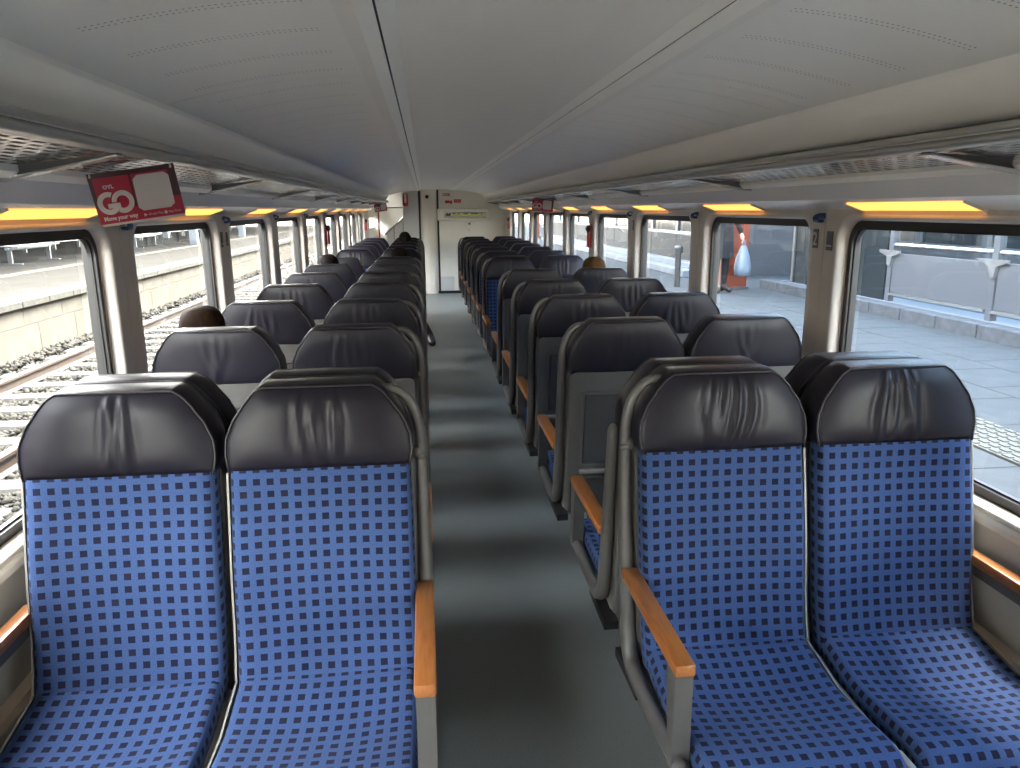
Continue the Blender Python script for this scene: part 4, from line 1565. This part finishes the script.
# unseen canopy, added to block the sun and pass soft light into the saloon
cr = link('unseen_canopy', None, None, (4.55, 15, 0))
tag(cr, 'unseen translucent canopy roof added over the boarding platform to shade it and spread daylight', 'canopy')
for i in range(30):
    MB().box(-2.0, 4.4, -40 + 3 * i + 0.03, -37 + 3 * i - 0.03, 4.24, 4.25).build('roof_pane', 'canopy_diffuser', cr)
    MB().box(-2.0, 4.4, -40 + 3 * i - 0.03, -40 + 3 * i + 0.03, 4.20, 4.28).build('roof_bar', 'canopy_paint', cr)
MB().box(-0.15, 0.15, -40, 50, 4.05, 4.21).build('roof_beam', 'canopy_paint', cr)

# station building behind the platform
bd = link('station_building', None, None, (9.2, 0, PZ - 0.01))
tag(bd, 'station building with white framed glass front behind the boarding platform', 'building')
MB().box(0.12, 6, -8, 62, 0, 5.0).build('core', 'facade_dark', bd)
MB().box(0.0, 0.14, -8, 62, 0, 0.48).build('plinth', 'facade_dark', bd)
MB().box(-0.55, 0.0, -8, 62, -0.005, 0.14).build('step', 'ledge_stone', bd)
for i in range(36):
    y = -6 + 1.8 * i
    fr_ = MB()
    for (a, b_, z0, z1) in ((0, 0.07, 0.48, 3.2), (1.73, 1.8, 0.48, 3.2), (0.07, 1.73, 0.48, 0.56), (0.07, 1.73, 1.02, 1.08), (0.07, 1.73, 3.1, 3.2)):
        fr_.box(0.02, 0.12, y + a, y + b_, z0, z1)
    f_ = fr_.build('window_frame', 'facade_frame', bd)
    MB().box(0.09, 0.118, y + 0.07, y + 1.73, 0.56, 3.1).build('window_pane', 'facade_glass', f_)
# low glazed waiting pavilion further along the platform
pv = link('waiting_pavilion', None, None, (4.85, 13.4, PZ - 0.001))
tag(pv, 'grey-blue waiting pavilion with pale step and white framed panes on the platform', 'pavilion')
MB().box(-0.42, 0.02, 0.0, 17.0, 0.0, 0.13, bevel=0.01).build('step', 'ledge_stone', pv)
MB().box(-0.20, 0.02, 0.0, 17.0, 0.13, 0.24, bevel=0.01).build('step', 'ledge_stone', pv)
MB().box(0.06, 2.6, 0.05, 17.0, 0.0, 2.75).build('core', 'facade_dark', pv)
MB().box(-0.25, 2.8, -0.2, 17.2, 2.75, 2.92).build('roof', 'canopy_paint', pv)
for i in range(10):
    y = 1.7 * i
    MB().box(0.0, 0.06, y + 0.01, y + 1.69, 0.24, 0.72, bevel=0.004).build('wall_panel', 'pavilion_blue', pv)
    fr_ = MB()
    for (a, b_, z0, z1) in ((0, 0.06, 0.73, 2.7), (1.64, 1.7, 0.73, 2.7), (0.06, 1.64, 0.73, 0.79), (0.06, 1.64, 1.30, 1.35), (0.06, 1.64, 2.6, 2.7)):
        fr_.box(0.0, 0.05, y + a, y + b_, z0, z1)
    f_ = fr_.build('window_frame', 'facade_frame', pv)
    MB().box(0.035, 0.055, y + 0.06, y + 1.64, 0.79, 1.30).build('window_pane', 'facade_glass', f_)
    MB().box(0.035, 0.055, y + 0.06, y + 1.64, 1.35, 2.6).build('window_pane', 'facade_glass', f_)
# slim posts on the platform
for (x, y, h_, lb) in ((3.80, 11.85, 0.58, 'slim dark platform post standing near the orange column'), (3.95, 21.5, 0.95, 'slim dark platform post beside the waiting pavilion')):
    o = link('platform_post', None, None, (x, y, PZ))
    tag(o, lb, 'post')
    MB().tube([(0, 0, -0.004), (0, 0, h_)], 0.05, 10).build('shaft', 'dark_post', o, smooth=True)
    MB().tube([(0, 0, h_ - 0.04), (0, 0, h_ + 0.05), (0, 0, h_ + 0.08)], [0.075, 0.075, 0.04], 10).build('cap', 'dark_post', o, smooth=True)


# ------------------------------------------------------------------ people
def eval_mesh(o):
    dg = bpy.context.evaluated_depsgraph_get()
    me = bpy.data.meshes.new_from_object(o.evaluated_get(dg))
    return me


def person(loc, rot, J, label, top, legs, hair, shoe='shoe_dark', head_tilt=0.0, waist_z=0.60, group=None, voxel=0.010, long_hair=False):
    """J: joints in local space, facing -Y"""
    mb = MB()

    def pr(n):
        p_, r_ = J[n]
        return Vector(p_), (r_ if isinstance(r_, tuple) else (r_, r_))
    chain = [pr(n) for n in ('pelvis', 'waist', 'chest', 'collar', 'neck', 'skull')]
    # trunk: elliptical rings, closed at both ends
    st = []
    p0, r0 = chain[0]
    st.append((p0 - Vector((0, 0, r0[1] * 0.9)), (r0[0] * 0.55, r0[1] * 0.6)))
    for (pa, ra_), (pb, rb_) in zip(chain[:-1], chain[1:]):
        for k_ in range(3):
            t = k_ / 3
            st.append((pa.lerp(pb, t), (ra_[0] * (1 - t) + rb_[0] * t, ra_[1] * (1 - t) + rb_[1] * t)))
    st.append(chain[-1])
    rings_ = [[mb.bm.verts.new((p.x + r[0] * math.cos(a * math.pi / 8), p.y + r[1] * math.sin(a * math.pi / 8), p.z)) for a in range(16)] for p, r in st]
    for A_, B_ in zip(rings_[:-1], rings_[1:]):
        for a in range(16):
            mb.bm.faces.new((A_[a], A_[(a + 1) % 16], B_[(a + 1) % 16], B_[a]))
    mb.bm.faces.new(rings_[0][::-1])
    mb.bm.faces.new(rings_[-1])
    for sd in 'lr':
        col_ = Vector(J['collar'][0])
        for path in (('shoulder', 'elbow', 'wrist'), ('hip', 'knee', 'ankle', 'toe')):
            q_ = [pr(n + sd) for n in path]
            if path[0] == 'shoulder':
                q_ = [(col_.lerp(q_[0][0], 0.35), (q_[0][1][0] * 1.05,) * 2)] + q_
            else:
                q_ = [(Vector(J['pelvis'][0]).lerp(q_[0][0], 0.4), (q_[0][1][0],) * 2)] + q_
            for (pa, ra_), (pb, rb_) in zip(q_[:-1], q_[1:]):
                mid_r = (ra_[0] * 0.5 + rb_[0] * 0.5) * 1.06
                mb.tube([pa, pa.lerp(pb, 0.4), pb], [ra_[0], mid_r, rb_[0]], 12)
            for p_, r_ in q_:
                mb.sphere(p_, r_[0] * 1.01, 12, 8)
            if path[0] == 'hip':          # heel
                mb.sphere(q_[3][0] + Vector((0, 0.015, -0.045)), 0.038, 10, 8)
    # head with face
    hc = Vector(J['head'][0])
    Rt = Matrix.Rotation(head_tilt, 3, 'X')

    def H(x, y, z):
        return hc + Rt @ Vector((x, y, z))
    res = bmesh.ops.create_uvsphere(mb.bm, u_segments=24, v_segments=16, radius=1.0)
    for v in res['verts']:
        c = v.co
        x, y, z = c.x * 0.074, c.y * 0.094, c.z * 0.112
        if z < 0:
            k = 1 - 0.30 * (-z / 0.112) ** 1.3
            x *= k
            y = y * (1 - 0.10 * (-z / 0.112)) - 0.012 * (-z / 0.112)
        v.co = H(x, y, z)
    for (x, y, z, r) in ((0, -0.100, -0.018, 0.013), (0, -0.094, -0.002, 0.010), (0, -0.086, -0.086, 0.020), (0.076, 0.010, -0.012, 0.016), (-0.076, 0.010, -0.012, 0.016),
                         (0, -0.090, -0.056, 0.013), (0.030, -0.082, 0.018, 0.013), (-0.030, -0.082, 0.018, 0.013)):
        mb.sphere(H(x, y, z), r, 10, 8, sz=1.5 if abs(x) > 0.07 else 1.0)
    # hands: palm and five fingers each
    for sd, sx_ in (('l', -1), ('r', 1)):
        wv = Vector(J['wrist' + sd][0])
        d = (wv - Vector(J['elbow' + sd][0])).normalized()
        if 'handdir' + sd in J:
            d = Vector(J['handdir' + sd]).normalized()
        side = d.cross(Vector((0, 0, 1)))
        if side.length < 0.3:
            side = Vector((0, 1, 0))
        side.normalize()
        dn = side.cross(d).normalized()
        if dn.z > 0:
            dn = -dn
        mb.tube([wv, wv + d * 0.04, wv + d * 0.085], [0.024, 0.032, 0.032], 8)
        for k, (off, ln) in enumerate(((-0.030, 0.060), (-0.010, 0.072), (0.010, 0.068), (0.030, 0.052))):
            a = wv + d * 0.080 + side * off
            mb.tube([a, a + d * ln * 0.5 + dn * 0.006, a + d * ln * 0.8 + dn * 0.025, a + d * ln * 0.85 + dn * 0.045], [0.009, 0.0085, 0.008, 0.007], 6)
        a = wv + d * 0.03 + side * sx_ * 0.028
        mb.tube([a, a + d * 0.03 + side * sx_ * 0.022 + dn * 0.01, a + d * 0.06 + side * sx_ * 0.024 + dn * 0.02], [0.011, 0.010, 0.008], 6)
    tmp = bpy.data.objects.new('tmp', mb.mesh('tmp', 'skin'))
    COL.objects.link(tmp)
    rm = tmp.modifiers.new('remesh', 'REMESH')
    rm.mode = 'VOXEL'
    rm.voxel_size = voxel
    rm.use_smooth_shade = True
    sm = tmp.modifiers.new('smooth', 'SMOOTH')
    sm.iterations = 4
    sm.factor = 0.5
    me = eval_mesh(tmp)
    bpy.data.objects.remove(tmp)
    me.name = 'body'
    me.materials.clear()
    for m_ in ('skin', top, legs, shoe):
        me.materials.append(MATS[m_])
    nk = Vector(J['neck'][0]).z
    wr = [Vector(J['wristl'][0]), Vector(J['wristr'][0])]
    hd = [Vector(J[h_]).normalized() if h_ in J else (w_ - Vector(J[e][0])).normalized() for w_, e, h_ in zip(wr, ('elbowl', 'elbowr'), ('handdirl', 'handdirr'))]
    an = [Vector(J['anklel'][0]), Vector(J['ankler'][0])]
    to = [Vector(J['toel'][0]), Vector(J['toer'][0])]
    hips = [Vector(J['hipl'][0]), Vector(J['hipr'][0])]
    kn = [Vector(J['kneel'][0]), Vector(J['kneer'][0])]

    def seg_d(p, a, b):
        t = max(0, min(1, (p - a).dot(b - a) / (b - a).length_squared))
        return (p - (a + (b - a) * t)).length
    idx = []
    for f in me.polygons:
        c = f.center
        dl = min(min(seg_d(c, a, b) for a, b in zip(hips, kn)), min(seg_d(c, a, b) for a, b in zip(kn, an)))
        dt = min(seg_d(c, a, b) for a, b in zip(an, to))
        da = min(min(seg_d(c, Vector(J['elbow' + q][0]), Vector(J['wrist' + q][0])), seg_d(c, Vector(J['shoulder' + q][0]), Vector(J['elbow' + q][0]))) for q in 'lr')
        dh = min(seg_d(c, w_ + d_ * 0.015, w_ + d_ * 0.16) for w_, d_ in zip(wr, hd))
        if c.z > nk + 0.005 and (c - hc).length < 0.30:
            idx.append(0)
        elif dt < 0.055 and dt < dl:
            idx.append(3)
        elif dh < 0.062 and dh < dl - 0.035 and max((c - w_).dot(d_) for w_, d_ in zip(wr, hd) if (c - w_).length < 0.25) > 0.0:
            idx.append(0)
        elif dl < 0.115 and dl < da or c.z < waist_z - 0.05:
            idx.append(2)
        else:
            idx.append(1)
    me.polygons.foreach_set('material_index', idx)
    root = link('person', None, None, loc)
    root.rotation_euler = (0, 0, rot)
    tag(root, label, 'person', group)
    link('body', me, root)
    # hair cap
    hb = MB()
    res = bmesh.ops.create_uvsphere(hb.bm, u_segments=28, v_segments=18, radius=1.0)
    r_ = random.Random(9)
    for v in res['verts']:
        c = v.co.copy()
        k = 1.0 + 0.02 * math.sin(9 * c.x + 3 * c.z) * math.cos(7 * c.y)
        if 0 < c.z < 0.999:
            q_ = (1 - c.z ** 2.9) ** (1 / 2.9) / math.sqrt(1 - c.z ** 2)
            c.x *= min(q_, 1.9)
            c.y *= min(q_, 1.9)
        face_ = c.y < -0.30 and c.z < 0.42
        low = c.z < -0.45
        if face_ or (low and not long_hair):
            k = 0.82
        x, y, z = c.x * 0.088 * k, c.y * 0.106 * k, c.z * 0.122 * k
        if long_hair and c.z < -0.3 and not face_:
            z -= 0.10 * (-c.z - 0.3)
        v.co = H(x, y, z)
    hb.build('hair', hair, root, smooth='all')
    for sx_ in (-1, 1):
        MB().sphere(H(sx_ * 0.030, -0.0835, 0.004), 0.011, 10, 8).build('eye', 'eye_white', root, smooth='all')
        MB().sphere(H(sx_ * 0.030, -0.0915, 0.004), 0.0055, 8, 6).build('iris', 'shoe_dark', root, smooth='all')
    return root


def sitting(dz=0.0, head_dx=0.0, head_dy=0.0, head_dz=0.0, lean=0.0):
    J = {'pelvis': ((0, -0.235, 0.545), (0.150, 0.110)), 'waist': ((0, -0.215, 0.66), (0.130, 0.105)), 'chest': ((0, -0.195 - lean * 0.5, 0.82 + dz), (0.150, 0.110)),
         'collar': ((0, -0.185 - lean, 0.955 + dz), (0.115, 0.080)), 'neck': ((0, -0.180 - lean, 1.015 + dz), 0.056), 'skull': ((0, -0.185 - lean + head_dy * 0.5, 1.075 + dz + head_dz * 0.6), 0.060),
         'head': ((0, -0.165 - lean + head_dy, 1.145 + dz + head_dz), 0)}
    for nm, kx in (('neck', 0.5), ('skull', 0.9), ('head', 1.0), ('collar', 0.3)):
        p_, r_ = J[nm]
        J[nm] = ((p_[0] + head_dx * kx, p_[1], p_[2]), r_)
    for sd, x in (('l', -1), ('r', 1)):
        J['shoulder' + sd] = ((x * 0.150, -0.190 - lean, 0.935 + dz), 0.062)
        J['elbow' + sd] = ((x * 0.175, -0.240 - lean * 0.6, 0.735), 0.046)
        J['wrist' + sd] = ((x * 0.105, -0.400, 0.700), 0.030)
        J['handdir' + sd] = (-x * 0.25, -0.95, -0.18)
        J['hip' + sd] = ((x * 0.080, -0.250, 0.535), 0.086)
        J['knee' + sd] = ((x * 0.090, -0.590, 0.535), 0.062)
        J['ankle' + sd] = ((x * 0.095, -0.585, 0.105), 0.042)
        J['toe' + sd] = ((x * 0.100, -0.665, 0.045), 0.036)
    return J


def sit_at(key, label, top, legs, hair, **kw):
    st_ = SEATS[key]
    J = kw.pop('J', None) or sitting()
    return person(tuple(st_.location), st_.rotation_euler.z, J, label, top, legs, hair, **kw)


sit_at((-1, 2, False), 'brown haired seated person by the track-side window, mostly hidden behind the headrest', 'cloth_grey', 'cloth_dark', 'hair_brown', J=sitting(-0.030, head_dx=0.115))
sit_at((1, 5, False), 'golden brown haired seated person by the platform-side window, mostly hidden by seats', 'cloth_dark', 'cloth_dark', 'hair_golden', J=sitting(-0.02))
sit_at((-1, 6, False), 'black haired seated person by the track-side window in mid-saloon', 'cloth_dark', 'cloth_grey', 'hair_dark', J=sitting(-0.02, head_dx=0.03))
sit_at((-1, 11, True), 'dark haired person in dark clothes seated by the aisle near the stairs', 'cloth_dark', 'cloth_dark', 'hair_dark', J=sitting(0.03, lean=0.05, head_dz=0.0), head_tilt=0.75)
Jc = sitting(-0.06, lean=0.06)
# right leg crossed over, foot out in the aisle (the aisle is on the +X side of this seat)
Jc['kneel'] = ((-0.02, -0.56, 0.560), 0.062)
Jc['kneer'] = ((0.145, -0.610, 0.555), 0.062)
Jc['ankler'] = ((0.285, -0.610, 0.300), 0.052)
Jc['toer'] = ((0.318, -0.695, 0.240), 0.040)
sit_at((-1, 8, True), 'slouching person in olive trousers with one dark shoe out in the aisle', 'cloth_dark', 'cloth_olive', 'hair_dark', J=Jc, head_tilt=0.3)

# person waiting on the platform
JS = {'pelvis': ((0, 0, 0.93), (0.150, 0.105)), 'waist': ((0, 0, 1.06), (0.145, 0.105)), 'chest': ((0, 0, 1.24), (0.165, 0.115)), 'collar': ((0, 0.005, 1.39), (0.120, 0.085)),
      'neck': ((0, 0, 1.46), 0.056), 'skull': ((0, -0.01, 1.53), 0.060), 'head': ((0, -0.015, 1.595), 0)}
for sd, x in (('l', -1), ('r', 1)):
    JS['shoulder' + sd] = ((x * 0.175, 0.005, 1.37), 0.066)
    JS['elbow' + sd] = ((x * 0.225, 0.01, 1.10), 0.052)
    JS['wrist' + sd] = ((x * 0.235, -0.07, 0.87), 0.034)
    JS['hip' + sd] = ((x * 0.085, 0, 0.90), 0.095)
    JS['knee' + sd] = ((x * 0.090, -0.015, 0.49), 0.064)
    JS['ankle' + sd] = ((x * 0.095, 0.02, 0.10), 0.045)
    JS['toe' + sd] = ((x * 0.105, -0.11, 0.045), 0.038)
JS['elbowr'] = ((0.270, 0.010, 1.10), 0.052)
JS['wristr'] = ((0.330, -0.050, 0.87), 0.034)
wp = person((4.12, 10.88, PZ - 0.001), 0.35, JS, 'person in dark coat and trousers standing by the orange column on the platform', 'cloth_dark', 'cloth_dark', 'hair_dark', waist_z=0.75, voxel=0.011)
ct = MB()
cr_ = []
for z, rx, ry in ((0.52, 0.215, 0.165), (0.70, 0.20, 0.155), (0.92, 0.185, 0.145), (1.06, 0.175, 0.135), (1.24, 0.195, 0.145), (1.36, 0.17, 0.12), (1.43, 0.085, 0.085)):
    cr_.append([(rx * math.cos(a * math.pi / 12), ry * math.sin(a * math.pi / 12), z) for a in range(25)])
ct.grid(cr_)
ct.build('coat', 'cloth_dark', wp, smooth='all')
bgp = link('plastic_bag', None, None, (4.490, 10.925, PZ - 0.11))
tag(bgp, 'pale blue plastic carrier bag hanging from the hand of the waiting person', 'bag')
rings = []
for z, rx, ry in ((0.34, 0.04, 0.03), (0.36, 0.115, 0.06), (0.48, 0.125, 0.075), (0.62, 0.10, 0.055), (0.74, 0.06, 0.03), (0.80, 0.035, 0.018)):
    rings.append([(rx * math.cos(a * math.pi / 10) * (1 + 0.08 * math.sin(5 * a)), ry * math.sin(a * math.pi / 10) * (1 + 0.1 * math.cos(3 * a)), z) for a in range(21)])
bm_ = MB()
bm_.grid(rings)
bm_.build('pouch', 'bag_film', bgp, smooth='all')
MB().tube([(-0.02, 0, 0.79), (-0.012, 0.0, 0.86), (0.0, 0, 0.885), (0.012, 0.0, 0.86), (0.02, 0, 0.79)], 0.008, 6, smooth=3).build('handle', 'bag_film', bgp, smooth='all')
